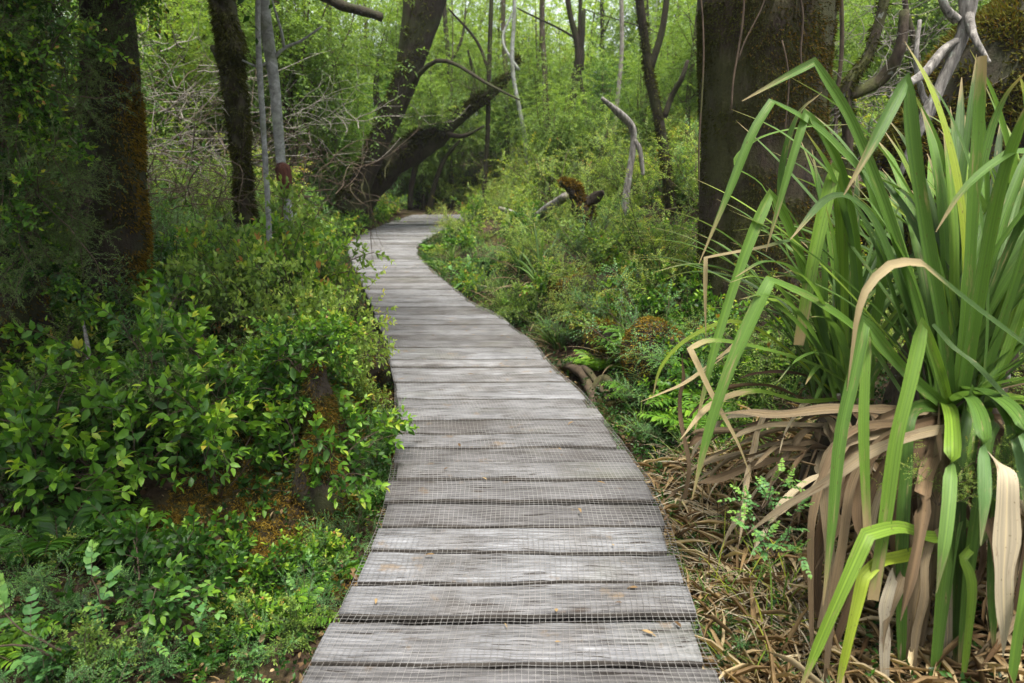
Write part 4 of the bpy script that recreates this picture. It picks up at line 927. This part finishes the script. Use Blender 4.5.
put('broad', 2, gpt(255, 430), .8, 'broadleaf shrub with pale twigs behind the shaggy stump')
put('broadlow', 1, gpt(150, 610), .9, 'low broadleaf plant with light shoots in the dark left foreground')
put('broadlow', 2, gpt(225, 585), .8, 'low broadleaf plant in shade, left of the shaggy stump foot')
put('broadlow', 0, gpt(290, 590), .6, 'low dark plant between shaggy stump and boardwalk foot')
put('fern', 0, gpt(60, 560), .9, 'dark fern in the deepest shade of the left bank')
def hang(o): o.rotation_euler = (random.uniform(1.5, 2.6), random.uniform(-.4, .4), random.uniform(-.6, .6)); return o
# leaves hanging on the left trunks
for k, (px, py, Y, s) in enumerate([(60, 130, 4.0, .7), (25, 70, 3.5, .7), (92, 70, 4.1, .6), (70, 190, 4.0, .7), (30, 190, 3.5, .7), (60, 40, 3.9, .6), (110, 20, 4.2, .5), (8, 120, 3.4, .7), (45, 240, 3.7, .6), (90, 200, 4.05, .5), (15, 10, 3.5, .6), (75, 110, 3.95, .6)]):
    hang(put('fine', k, at(px, py, Y), s, 'feathery dark creeper hanging on the black trunks at the left edge', 'creepers hanging on the left trunks'))
for k, (px, py, Y, s) in enumerate([(30, 20, 3.5, .5), (70, 0, 3.8, .5), (10, 60, 3.4, .45), (138, -10, 4.3, .4), (20, 180, 3.4, .5), (50, 100, 3.6, .45), (60, 260, 3.7, .5)]):
    hang(put('broad', k, at(px, py, Y), s, 'leafy sprays with larger leaves high on the black trunks, top left corner', 'leafy sprays on the left trunks'))
# right bank
put('small', 0, gpt(655, 372), .80, 'blue-green small-leaved bush left of the broad mossy trunk')
put('small', 1, gpt(690, 395), .55, 'blue-green small-leaved bush at the foot of the broad mossy trunk')
put('small', 1, gpt(618, 340), .6, 'blue-green bush on the bank above the bare roots')
put('tuft', 0, gpt(540, 290), 1.0, 'small strap-leaved tuft on the right bank halfway along the boardwalk')
put('tuft', 1, gpt(520, 275), .7, 'second smaller strap-leaved tuft, left of the halfway one')
put('fernlight', 0, gpt(470, 268), .7, 'light fern at the right edge of the boardwalk bend')
put('smalllight', 0, gpt(585, 300), .55, 'yellow-green bush right of the halfway strap-leaved tuft')
put('smalllight', 1, gpt(560, 330), .42, 'low yellow-green bush at the right boardwalk edge, below the strap-leaved tuft')
for k, (px, py, kd, s) in enumerate([(600, 322, 'smalllight', .6), (640, 330, 'broad', .75), (675, 320, 'smalllight', .7), (560, 300, 'broad', .6), (630, 300, 'yellow', .8), (690, 340, 'broad', .7), (585, 270, 'small', .8), (660, 290, 'smalllight', .9), (620, 270, 'yellow', .9), (545, 262, 'smalllight', .7), (650, 360, 'fern', 1.1), (690, 370, 'fern', 1.2), (625, 365, 'grass', 1.1)]):
    put(kd, k, gpt(px, py), s, {'smalllight': 'knee-high light bush', 'broad': 'knee-high glossy shrub', 'yellow': 'waist-high yellow-green bush', 'small': 'waist-high grey-green bush', 'fern': 'arching dark fern', 'grass': 'tall grass clump'}[kd]+' between the boardwalk and the broad mossy trunk', 'shrubs before the broad trunk')
put('grass', 0, gpt(640, 440), .7, 'grass clump at the right boardwalk edge left of the straw', None)
put('smalllight', 0, at(938, 505, 1.74), .20, 'sprig of tiny bright leaves growing among the hanging strap leaves')
put('smalllight', 1, at(1020, 490, 1.72), .16, 'sprig of tiny bright leaves at the right picture edge beside the white dead leaf')
put('blue', 1, at(775, 556, 1.78), .42, 'leafy green seedling growing out of the straw right of the boardwalk')
put('blue', 0, at(760, 510, 1.95), .40, 'leafy green seedling behind the straw, nearer the strap-leaved plants')
put('small', 0, gpt(664, 525), .17, 'dark wispy sprig growing at the right boardwalk edge, the farther one', None)
put('small', 1, gpt(680, 650), .17, 'dark wispy sprig growing at the right boardwalk edge, the nearer one', None)
for k, (px, py, s) in enumerate([(700, 560, .6), (735, 610, .7), (770, 660, .7), (715, 640, .45), (790, 600, .7), (750, 540, .6), (700, 500, .55), (730, 480, .6), (775, 690, .6), (680, 455, .45), (820, 660, .6), (735, 700, .5), (690, 590, .4), (810, 540, .6), (660, 470, .4), (720, 580, .6), (745, 640, .6), (700, 660, .5), (780, 620, .7), (730, 520, .6), (710, 610, .5), (760, 590, .6)]):
    put('dry', k, gpt(px, py), s, 'tuft of dry straw between the boardwalk and the strap-leaved plants', 'straw tufts right of the boardwalk')
for k, (px, py, s) in enumerate([(690, 470, .6), (720, 440, .7), (745, 470, .6), (780, 450, .7), (700, 420, .6), (800, 490, .5), (720, 470, .7), (745, 430, .7), (770, 480, .6), (700, 450, .6), (760, 410, .8), (790, 400, .7), (735, 400, .7), (815, 440, .6)]):
    put('grass', k, gpt(px, py), s, 'green grass clump under the arching strap leaves', 'grass clumps under the strap leaves')
# roots on the right bank
wood_piece('root', [([gpt(596, 418), up(gpt(590, 398), .06), up(gpt(578, 384), .10), gpt(560, 366)], [.02, .035, .04, .02]), ([up(gpt(590, 398), .05), up(gpt(604, 392), .10), gpt(622, 398)], [.03, .03, .015]), ([gpt(575, 372), up(gpt(586, 386), .12), gpt(612, 405)], [.015, .025, .012])], M['twig'], 'brown knotted roots on the bank just right of the boardwalk', 'root', .25, (1.5, 7))
wood_piece('dead_branch', [([gpt(690, 690), up(gpt(725, 655), .05), up(gpt(765, 628), .08), up(gpt(800, 600), .1)], [.006, .008, .007, .004])], M['twig_grey'], 'thin grey stick lying on the straw, bottom right', 'stick')
wood_piece('dead_branch', [([up(gpt(98, 440), .3), up(gpt(100, 420), .4), up(gpt(96, 400), .5)], [.012, .012, .006])], M['dead_wood'], 'short pale snag poking out of the left shrubs', 'stick')

for k, (px, py, kd, s) in enumerate([(452, 262, 'grass', .9), (468, 275, 'fernlight', .7), (488, 268, 'small', .45), (500, 292, 'grass', .9), (478, 246, 'yellow', .4), (515, 310, 'fern', .7), (535, 322, 'tuft', .5), (455, 246, 'fern', .7), (548, 345, 'grass', .8), (575, 350, 'small', .4), (600, 372, 'fern', .7), (470, 290, 'blue', .9)]):
    put(kd, k, gpt(px, py), s, {'grass': 'grass clump', 'fernlight': 'light fern', 'fern': 'dark fern', 'small': 'tiny-leaved bush', 'yellow': 'bright little bush', 'tuft': 'small strap-leaved tuft', 'blue': 'paired-leaf seedling'}[kd]+' on the earth edge hugging the right side of the curving boardwalk', 'plants hugging the right boardwalk edge')
for k, (px, Y, kd, s) in enumerate([(470, 18.6, 'smalllight', 1.3), (492, 18.8, 'yellow', 1.5), (515, 18.7, 'smalllight', 1.4), (535, 17.5, 'yellow', 1.4), (448, 18.4, 'yellow', 1.3), (555, 16.5, 'smalllight', 1.4), (430, 18.8, 'smalllight', 1.4)]):
    p = at(px, 200, Y); put(kd, k, (p[0], Y, float(gh(p[0], Y))-.03), s, 'sunlit bush closing the end of the boardwalk', 'bushes at the boardwalk end')
for k, (px, py, kd, s) in enumerate([(566, 224, 'smalllight', .45), (592, 228, 'yellow', .5), (545, 226, 'broad', .5)]):
    put(kd, k, gpt(px, py), s, ['light bush in front of the rotten stump', 'yellow-green bush right in front of the rotten stump foot', 'glossy bush left of the rotten stump'][k])
for k, (px, Y, kd, s) in enumerate([(392, 12.6, 'broad', .8), (404, 13.3, 'small', .8), (416, 14.0, 'broad', .8), (372, 11.6, 'small', .7), (425, 15.0, 'broad', .9), (440, 16.2, 'small', .9)]):
    p = at(px, 200, Y); x = min(p[0], float(Lx(Y))-.35); put(kd, k, (x, Y, float(gh(x, Y))-.03), s, 'dark bush lining the left side of the boardwalk under the fallen black trunk', 'bushes under the fallen trunk')
put('smalllight', 2, at(484, 104, 14.0), 1.1, 'leafy sprouts growing from the tip of the fallen black trunk')
put('yellow', 0, at(432, 134, 13.8), 1.0, 'leafy sprouts growing from the middle of the fallen black trunk')
for k, (px, py, kd, s) in enumerate([(384, 478, 'small', .3), (378, 505, 'fern', .5), (366, 545, 'small', .28), (352, 575, 'fern', .45), (338, 600, 'blue', .5), (322, 625, 'small', .25), (345, 560, 'yellow', .25), (300, 620, 'fern', .5), (362, 520, 'broadlow', .45), (330, 560, 'broadlow', .5), (310, 590, 'fern', .5), (388, 455, 'fern', .5), (280, 655, 'small', .22), (255, 620, 'broadlow', .5)]):
    put(kd, k, gpt(px, py)-np.array([.06, 0, .02]), s, {'small': 'dark wispy plant', 'fern': 'small fern', 'blue': 'paired-leaf seedling', 'yellow': 'bright little shoot', 'broadlow': 'low broadleaf plant'}[kd]+' crowding the left edge of the near boardwalk', 'plants along the near left edge')
for k, (px, py, Y, s) in enumerate([(325, 325, 4.0, .45), (300, 290, 4.3, .6), (262, 300, 4.2, .7), (245, 270, 4.8, .75), (275, 250, 5.0, .65)]):
    on_ground('yellow' if k % 2 == 0 else 'broad', k, px, py, Y, s, 'leafy bush massed above the knoll left of the boardwalk' if k % 2 == 0 else 'glossy darker shrub massed above the knoll left of the boardwalk', 'bright bushes on the knoll' if k % 2 == 0 else 'dark shrubs on the knoll')
RGs = np.random.default_rng(71)
for k in range(22):
    px, py = RGs.uniform(655, 830), RGs.uniform(440, 690); p = gpt(px, py)
    if p[0] < Rx(p[1])+.08: p[0] = float(Rx(p[1]))+.1
    put('grass' if k % 3 else 'small', k, p-np.array([0, 0, .02]), RGs.uniform(.35, .7) if k % 3 else .2, 'sparse green grass clump coming up through the straw' if k % 3 else 'tiny-leaved green sprig coming up through the straw', 'grass clumps in the straw' if k % 3 else 'sprigs in the straw')
for k, (Y, d, kd, s) in enumerate([(8.6, .15, 'grass', .8), (9.2, .2, 'fernlight', .7), (9.9, .25, 'yellow', .35), (10.6, .22, 'fern', .7), (11.3, .3, 'smalllight', .35), (12.2, .28, 'grass', .9), (12.9, .35, 'yellow', .5), (8.0, .3, 'broad', .4), (9.5, .6, 'broad', .6), (10.9, .7, 'smalllight', .6), (12.4, .8, 'broad', .8), (16.6, .2, 'smalllight', .6)]):
    x = float(Rx(Y))+d; put(kd, k, (x, Y, float(gh(x, Y))-.03), s, {'grass': 'grass clump', 'fernlight': 'light fern', 'fern': 'dark fern', 'yellow': 'yellow-green bush', 'smalllight': 'light bush', 'broad': 'glossy shrub'}[kd]+' crowding the inner side of the far boardwalk bend', 'plants inside the far bend')
for k, (px, py, kd, s) in enumerate([(652, 412, 'small', .42), (676, 428, 'broad', .42), (694, 408, 'fern', .95), (712, 398, 'broad', .55), (738, 392, 'smalllight', .5), (664, 398, 'grass', .9), (642, 398, 'fern', .7), (760, 384, 'broad', .6), (700, 440, 'fern', .8), (668, 448, 'small', .3), (790, 376, 'smalllight', .6), (728, 428, 'fern', .8)]):
    put(kd, k, gpt(px, py)-np.array([0, 0, .02]), s, {'small': 'tiny-leaved blue-green plant', 'broad': 'glossy-leaved shrub', 'fern': 'dark arching fern', 'smalllight': 'light tiny-leaved shrub', 'grass': 'tall grass clump'}[kd]+' tucked between the boardwalk edge and the arching strap leaves', 'plants below the arching strap leaves')
# twig tangles
for k, (px, py, Y, s, br) in enumerate([(185, 190, 7.6, 1.3, 0), (165, 150, 8.5, 1.4, 0), (215, 215, 6.8, 1.0, 1), (312, 190, 8.0, 1.1, 1), (150, 220, 7.0, 1.1, 1), (190, 100, 9.0, 1.4, 0), (320, 140, 9.5, 1.1, 0), (180, 210, 8.2, 1.3, 1), (200, 180, 9.2, 1.5, 1), (310, 215, 7.5, 1.1, 1), (175, 130, 9.8, 1.5, 1)]):
    put('tanglebrown' if br else 'tangle', k, at(px, py, Y), s, 'tangle of dead brown twigs behind the left bank' if br else 'tangle of bare grey twigs behind the left bank', 'brown twig tangles left' if br else 'grey twig tangles left')
for k, (px, py, Y, s) in enumerate([(860, 150, 5.6, .9), (885, 90, 6.0, .9), (835, 210, 5.3, .6), (850, 40, 7, 1.0)]):
    put('tangle', k, at(px, py, Y), s, 'tangle of bare twigs between the broad trunk and the mossy log', 'bare twig tangles right')

# ---------------------------------------------------------------- shrubs that fill the banks
RF = np.random.default_rng(33)
def clear_left(x, y, r, h):
    if x+r*.8 > Lx(y): return False
    z = float(gh(x, y)); px, py, _ = proj((x+r, y, z+h*.8)); return px < 335 or py > 395 or (y > 15)
def fill(n, ylo, yhi, dlo, dhi, side, kinds, group_fmt, test=None, smul=1.0):
    c = t = 0
    while c < n and t < n*40:
        t += 1
        y = RF.uniform(ylo, yhi)**1.0; d = RF.uniform(dlo, dhi)
        kind, s, h, r, lab = kinds[RF.integers(len(kinds))]; s = s*RF.uniform(.75, 1.25)*smul
        x = float(Lx(y))-d if side < 0 else float(Rx(y))+d
        if side < 0 and not clear_left(x, y, r*s, h*s): continue
        if side > 0 and x-r*s*.8 < Rx(y): continue
        p = np.array([x, y, float(gh(x, y))-.03]); px, py, dep = proj(p)
        if dep < .8 or px < -150 or px > 1170: continue
        if test and not test(x, y, px, py, s, h): continue
        put(kind, c, p, s, lab+' '+group_fmt[0], lab+' '+group_fmt[1]); c += 1
fill(22, 1.45, 2.7, .15, 1.6, -1, [('broadlow', .5, .36, .35, 'low shade-dark broadleaf plant'), ('fern', .5, .3, .35, 'small dark fern'), ('yellow', .3, .8, .3, 'bright little shoot'), ('small', .25, 1.0, .5, 'low tiny-leaved plant')], ('on the dark litter at the bottom left', 'on the bottom left litter'))
fill(34, 2.5, 4.2, .3, 2.8, -1, [('broadlow', .8, .36, .35, 'low shade-dark broadleaf plant'), ('fern', 1.1, .3, .35, 'arching dark fern'), ('tanglebrown', .4, .8, .3, 'clutch of dead twigs'), ('smalllight', .5, 1.1, .4, 'tiny-leaved light bush'), ('fine', .6, .9, .4, 'feathery shrub'), ('broad', .6, .75, .45, 'dim broadleaf shrub'), ('broad', .7, .75, .45, 'dim broadleaf shrub')], ('crowding the near left bank', 'on the near left bank'))
fill(95, 4.0, 8.5, .4, 5.5, -1, [('broad', 1.0, .75, .5, 'dark broadleaf shrub'), ('small', .8, 1.0, .6, 'blue-green small-leaved bush'), ('fine', .8, .9, .6, 'feathery dark shrub'), ('broad', .8, .75, .5, 'dark broadleaf shrub'), ('fern', 1.2, .4, .5, 'dark fern')], ('between the black trunks on the left', 'among the left trunks'))
fill(70, 8.5, 18, .5, 9, -1, [('smalllight', 1.2, 1.1, .6, 'light green bush'), ('broad', 1.4, .75, .5, 'glossy green bush'), ('small', 1.1, 1.0, .6, 'grey-green bush'), ('yellow', 1.4, .8, .5, 'yellow-green bush')], ('far back behind the left trunks', 'far back on the left'), lambda x, y, px, py, s, h: not (330 < px < 480 and y < 14.5))
fill(74, 3.6, 9.0, .2, 2.4, 1, [('smalllight', .42, 1.1, .6, 'light green bush'), ('small', .45, 1.0, .6, 'grey-green bush'), ('broad', .5, .78, .5, 'glossy-leaved bush'), ('fern', .8, .3, .4, 'dark fern'), ('tuft', .6, .6, .4, 'strap-leaved tuft'), ('fernlight', .8, .3, .4, 'light fern'), ('grass', 1.2, .4, .3, 'grass tuft'), ('blue', 1.1, .4, .3, 'paired-leaf seedling'), ('tanglebrown', .35, .8, .4, 'tangle of brown twigs'), ('yellow', .5, .8, .5, 'yellow-green bush')], ('on the sunny bank right of the boardwalk', 'on the right bank'), lambda x, y, px, py, s, h: px < 720 and px-.4*s*FPX/y > 458-30*(y < 8))
fill(90, 8.0, 17, .5, 9, 1, [('smalllight', 1.0, 1.1, .6, 'light green bush'), ('yellow', 1.2, .8, .5, 'yellow-green bush'), ('smalllight', 1.2, 1.1, .6, 'light green bush'), ('small', .9, 1.0, .6, 'grey-green bush')], ('in the bright wood behind the right bank', 'behind the right bank'), lambda x, y, px, py, s, h: y > 15.5 or px-.6*s*FPX/y > 466)
fill(30, 3.2, 6.5, 1.2, 5.5, 1, [('broad', .8, .75, .5, 'glossy green bush'), ('smalllight', .7, 1.1, .6, 'light green bush'), ('fern', 1.0, .4, .5, 'dark fern')], ('behind the strap-leaved plants', 'behind the strap-leaved plants'), lambda x, y, px, py, s, h: px > 780)
RF2 = np.random.default_rng(5)
for k in range(10):
    px = [500, 470, 455, 520, 440, 560, 590, 480, 610, 535][k]; y = [11.5, 13.5, 15.8, 9.6, 17.0, 8.8, 8.2, 14.5, 7.6, 10.5][k]
    p = at(px, 200, y); x = max(p[0], float(Rx(y))+.45, (470-512)/FPX*y+.4 if y < 15 else -9); put('yellow' if k % 2 else 'smalllight', k, (x, y, float(gh(x, y))-.03), .6+.05*k % .3, 'leafy bush along the far right edge of the boardwalk bend', 'bushes along the bend')

# ---------------------------------------------------------------- trees of the wood behind
def leafy_tree_proto(seed, h, cr, ntw, mat, tone, ll=.075, lw=.036, low=.05):
    rng = np.random.default_rng(seed); P = [(0, 0, 0)]
    for i in range(1, 6): P.append((P[-1][0]+rng.normal()*.10, P[-1][1]+rng.normal()*.10, h*i/5))
    P = np.array(P)+np.array([0, 0, -50.0])
    root, g, b = trunk_tree('leafy_tree', P, [.06, .05, .045, .035, .025, .012], M['bark_brown'], '', sides=9, rough=.12, freq=(1.2, 3), rings=26, flare=1.4)
    crown_parts(rng, root, (0, 0, h*.58), (cr, cr, h*(.5-low*.5)), ntw, M[mat], ll, lw, tone, .38, 9, attach=(0, 0, h*.25), branches=34, droop=.25)
    root['used'] = 0; return root
PR['tree'] = [leafy_tree_proto(300+i, [4.6, 5.4, 3.8, 5.0][i], [1.25, 1.5, 1.15, 1.4][i], [2400, 2800, 2000, 2600][i], 'leaf_light', [.42, .5, .36, .46][i]) for i in range(4)]+[leafy_tree_proto(310+i, 7.5, 2.0, 3600, 'leaf_light', .5, .085, .04, .25) for i in range(2)]
PR['darktree'] = [leafy_tree_proto(320+i, [4.4, 5.2][i], [1.3, 1.5][i], 2400, 'leaf_dark', .5, .07, .034) for i in range(2)]
PL = []
def tree_at(kind, v, px, Y, s, label, group):
    p = at(px, 200, Y); x = p[0]
    for a, b, r in PL:
        if math.hypot(a-x, b-Y) < .55*(r+s): return
    PL.append((x, Y, s))
    put(kind, v, (x, Y, float(gh(x, Y))-.05), s, label, group, cat='tree')
RT = np.random.default_rng(44)
for k in range(70):                                          # far rows, right and centre
    px = 395+(k*83) % 780+RT.uniform(-15, 15); Y = RT.uniform(15.5, 25)
    if 395 < px < 520 and Y < 18: continue
    tree_at('tree' if k % 4 else 'darktree', k, px, Y, float(np.interp(Y, [15.5, 25], [.5, 1.3]))*RT.uniform(.85, 1.15), ('light' if k % 4 else 'darker')+' green leafy tree in the bright wood behind the boardwalk', 'trees in the bright wood' if k % 4 else 'darker trees in the bright wood')
for k in range(14):                                          # middle distance on the right, low young trees
    px = 560+k*38+RT.uniform(-10, 10); Y = RT.uniform(10, 14)
    if 640 < px < 690: continue
    tree_at('tree', k+1, px, Y, RT.uniform(.5, .8), 'young light-leaved tree between the rotten stump and the mossy log', 'young trees right')
for k, (px, Y, s) in enumerate([(170, 12.0, .9), (195, 12.8, 1.0), (215, 14, 1.1), (155, 14.5, 1.1), (185, 16.5, 1.3), (300, 12.5, .9), (320, 13.5, 1.0)]): tree_at('tree', k, px, Y, s, 'leafy tree closing the gap between the two black left trunks and the pale stems', 'trees in the left gap')
for k, (px, Y, s) in enumerate([(480, 19.2, .6), (512, 19.6, .75), (455, 20, .8), (540, 18.5, .6), (498, 22, 1.0), (430, 19.4, .8)]): tree_at('tree', k+1, px, Y, s, 'light leafy tree rising just past the end of the boardwalk', 'trees past the boardwalk end')
for k in range(26):
    px = -80+(k*71) % 420+RT.uniform(-15, 15); Y = RT.uniform(11.5, 22)
    tree_at('tree' if k % 3 else 'darktree', k, px, Y, float(np.interp(Y, [11.5, 22], [.5, 1.2]))*RT.uniform(.85, 1.15), 'leafy tree far behind the left trunks' if k % 3 else 'darker leafy tree far behind the left trunks', 'trees far left' if k % 3 else 'darker trees far left')
for k in range(8):
    px = -120+k*34; Y = RT.uniform(6.5, 9)
    tree_at('darktree', k, px, Y, RT.uniform(.6, .8), 'dark leafy tree standing behind the black trunk at the left edge', 'dark trees left')
for k, (px, Y, s) in enumerate([(350, 16.5, .7), (395, 17.5, .8), (430, 19, .9), (330, 15.2, .6), (370, 20, 1.0), (455, 21.5, 1.1)]):
    tree_at('darktree' if k % 2 else 'tree', k, px, Y, s, 'leafy tree closing the view behind the leaning trunk', 'trees behind the leaning trunk')
for k in range(22):
    y_ = 9.4+k*.36; x_ = float(Lx(y_))-.42-.5*(k % 3)-(.5 if y_ < 10.2 else 0)
    put('small' if k % 3 == 1 else 'broad', k, (x_, y_, float(gh(x_, y_))-.03), .8+.2*(k % 3), 'dark bush in the shade under the leaning trunk', 'bushes under the leaning trunk')

# ---------------------------------------------------------------- far wood, ground cover and litter that nobody could count
def far_wood():
    rng = np.random.default_rng(55); LV = Leaves(); n = 40000
    x = rng.uniform(-52, 52, n); y = rng.uniform(26, 44, n); hmax = 15+3*np.array([mnoise.noise(Vector((a*.18, b*.1, 3))) for a, b in zip(x, y)])
    z = rng.uniform(0, 1, n)**.8*hmax; p = np.stack([x, y, gh(x, y)+z], -1)
    cl = np.array([mnoise.noise(Vector((q[0]*.5, q[1]*.4, q[2]*.8))) for q in p]); k = cl > -.25; p, cl = p[k], cl[k]
    sprays(rng, LV, None, p, rdir(rng, len(p))*np.array([1, 1, .4]), .8, 10, .22, .12, .42+cl*.35, .3, 58, True, jit=.4, term=False)
    tag(LV.build('distant_wood', M['leaf_light'], None, DI), 'pale green far-off wood closing the view between the trees', 'wood', None, 'stuff')
far_wood()
def cover():
    rng = np.random.default_rng(66); LV = Leaves()
    n = 46000; y = 1.1+rng.uniform(0, 1, n)**1.6*11; sgn = rng.choice([-1, 1], n, p=[.55, .45]); d = .04+rng.uniform(0, 1, n)**1.3*4.5
    x = np.where(sgn < 0, Lx(y)-d, Rx(y)+d)
    den = np.array([mnoise.noise(Vector((a*1.3, b*1.3, 4)))+.5*mnoise.noise(Vector((a*4, b*4, 8))) for a, b in zip(x, y)])
    k = den > -.3; x, y, den = x[k], y[k], den[k]
    near_straw = (y < 2.7); k = ~near_straw | (rng.uniform(size=len(x)) < .22); x, y, den = x[k], y[k], den[k]
    p = np.stack([x, y, gh(x, y)+rng.uniform(0, .09, len(x))], -1); d = rdir(rng, len(p))*.7+np.array([0, 0, .8])
    sprays(rng, LV, None, p, d, .08, 6, .024, .013, np.clip(.20+den*.25, .04, .7), .3, 55, False, jit=.4)
    tag(LV.build('ground_cover', M['leaf_dark'], None, DI), 'low green seedlings and creepers carpeting both banks', 'ground cover', None, 'stuff')
    LV = Leaves(); n = 30000; y = 1.0+rng.uniform(0, 1, n)**1.5*11; sgn = rng.choice([-1, 1], n); d = .0+rng.uniform(0, 1, n)**1.3*4.5
    x = np.where(sgn < 0, Lx(y)-d, Rx(y)+d)
    den = np.array([mnoise.noise(Vector((a*1.1, b*1.1, 14)))+.5*mnoise.noise(Vector((a*4, b*4, 18))) for a, b in zip(x, y)]); k = den > -.05; x, y = x[k], y[k]
    p = np.stack([x, y, gh(x, y)+.0], -1); d = rdir(rng, len(p))*.7+np.array([0, 0, .9])
    sprays(rng, LV, None, p, d, .05, 9, .016, .004, rng.uniform(.2, .9, len(p)), .3, 50, False, jit=.5)
    tag(LV.build('moss_carpet', M['moss_g'], None, DI), 'cushions of olive moss on the forest floor of both banks', 'moss', None, 'stuff')
    LV = Leaves(); n = 9000; y = rng.uniform(2.2, 4.9, n); x = Lx(y)-rng.uniform(.03, 1.0, n)
    den = np.array([mnoise.noise(Vector((a*2.3, b*2.3, 24)))+.5*mnoise.noise(Vector((a*6, b*6, 28))) for a, b in zip(x, y)]); k = den > -.15; x, y, den = x[k], y[k], den[k]
    p = np.stack([x, y, gh(x, y)+rng.uniform(0, .03, len(x))], -1)
    sprays(rng, LV, None, p, rdir(rng, len(p))*.8+np.array([.3, -.2, .7]), .06, 9, .018, .0045, np.clip(.45+den*.5+rng.normal(size=len(p))*.1, 0, 1), .4, 50, False, jit=.5)
    tag(LV.build('rusty_moss', M['moss_o'], None, DI), 'rust and gold moss clothing the knoll left of the boardwalk', 'moss', None, 'stuff')
    LV = Leaves(); n = 20000; y = .9+rng.uniform(0, 1, n)**1.5*10; sgn = rng.choice([-1, 1], n, p=[.5, .5]); d = -.02+rng.uniform(0, 1, n)**1.2*4.0
    x = np.where(sgn < 0, Lx(y)-d, Rx(y)+d); p = np.stack([x, y, gh(x, y)+.012+rng.uniform(0, .02, n)], -1)
    d = rdir(rng, n)*np.array([1, 1, .35]); u = rdir(rng, n)*.5+np.array([0, 0, 1.0]); l = rng.uniform(.015, .05, n)
    LV.add(p, d, u, l, l*rng.uniform(.3, .6, n), rng.uniform(0, .85, n))
    n = 4200; y = rng.uniform(1.0, 3.2, n); d = rng.uniform(.0, 1.1, n); x = Rx(y)+d; p = np.stack([x, y, gh(x, y)+.02+rng.uniform(0, .07, n)], -1)
    LV.add(p, rdir(rng, n)*np.array([1, 1, .3]), rdir(rng, n)*.5+np.array([0, 0, 1.0]), rng.uniform(.06, .26, n), rng.uniform(.004, .020, n), rng.uniform(.35, 1, n))
    tag(LV.build('leaf_litter', M['litter'], None, OV), 'brown fallen leaves and straw scattered over the ground', 'leaf litter', None, 'stuff')
cover()
LV = Leaves(); n = 34; y = RF.uniform(1.5, 6, n); f = RF.uniform(.03, .97, n)**.8; x = Lx(y)+(Rx(y)-Lx(y))*f
LV.add(np.stack([x, y, np.full(n, .012)], -1), rdir(RF, n)*np.array([1, 1, .1]), np.tile([0, 0, 1.0], (n, 1)), RF.uniform(.015, .05, n), RF.uniform(.004, .014, n), RF.uniform(.2, .8, n))
tag(LV.build('fallen_leaves', M['litter'], None, OV), 'few dry brown leaf scraps caught on the boardwalk netting', 'leaf litter', None, 'stuff')

# thin forest air, so far leaves pale as in the photograph
bx = np.array([(x, y, z) for x in (-150, 150) for y in (-60, 200) for z in (-3, 30)], float)
hz, hn = new_mat('forest_air')
pv_ = N(hn, 'ShaderNodeVolumePrincipled', i_Density=.0007); pv_.inputs['Color'].default_value = (.93, .97, .95, 1); pv_.inputs['Anisotropy'].default_value = .2
ho = N(hn, 'ShaderNodeOutputMaterial'); hn.links.new(pv_.outputs[0], ho.inputs['Volume'])
tag(mesh_obj('haze', bx, [np.array([(0,1,3,2),(4,6,7,5),(0,4,5,1),(2,3,7,6),(0,2,6,4),(1,5,7,3)])], hz, None, None, False), 'thin pale air between the trees', 'haze', None, 'stuff')

for k, v in PR.items():                                      # prototypes nobody placed
    for r in v:
        if not r.get('used'):
            for c in list(r.children): bpy.data.objects.remove(c)
            bpy.data.objects.remove(r)
        elif 'used' in r: del r['used']
for o in S.objects:
    if 'used' in o: del o['used']
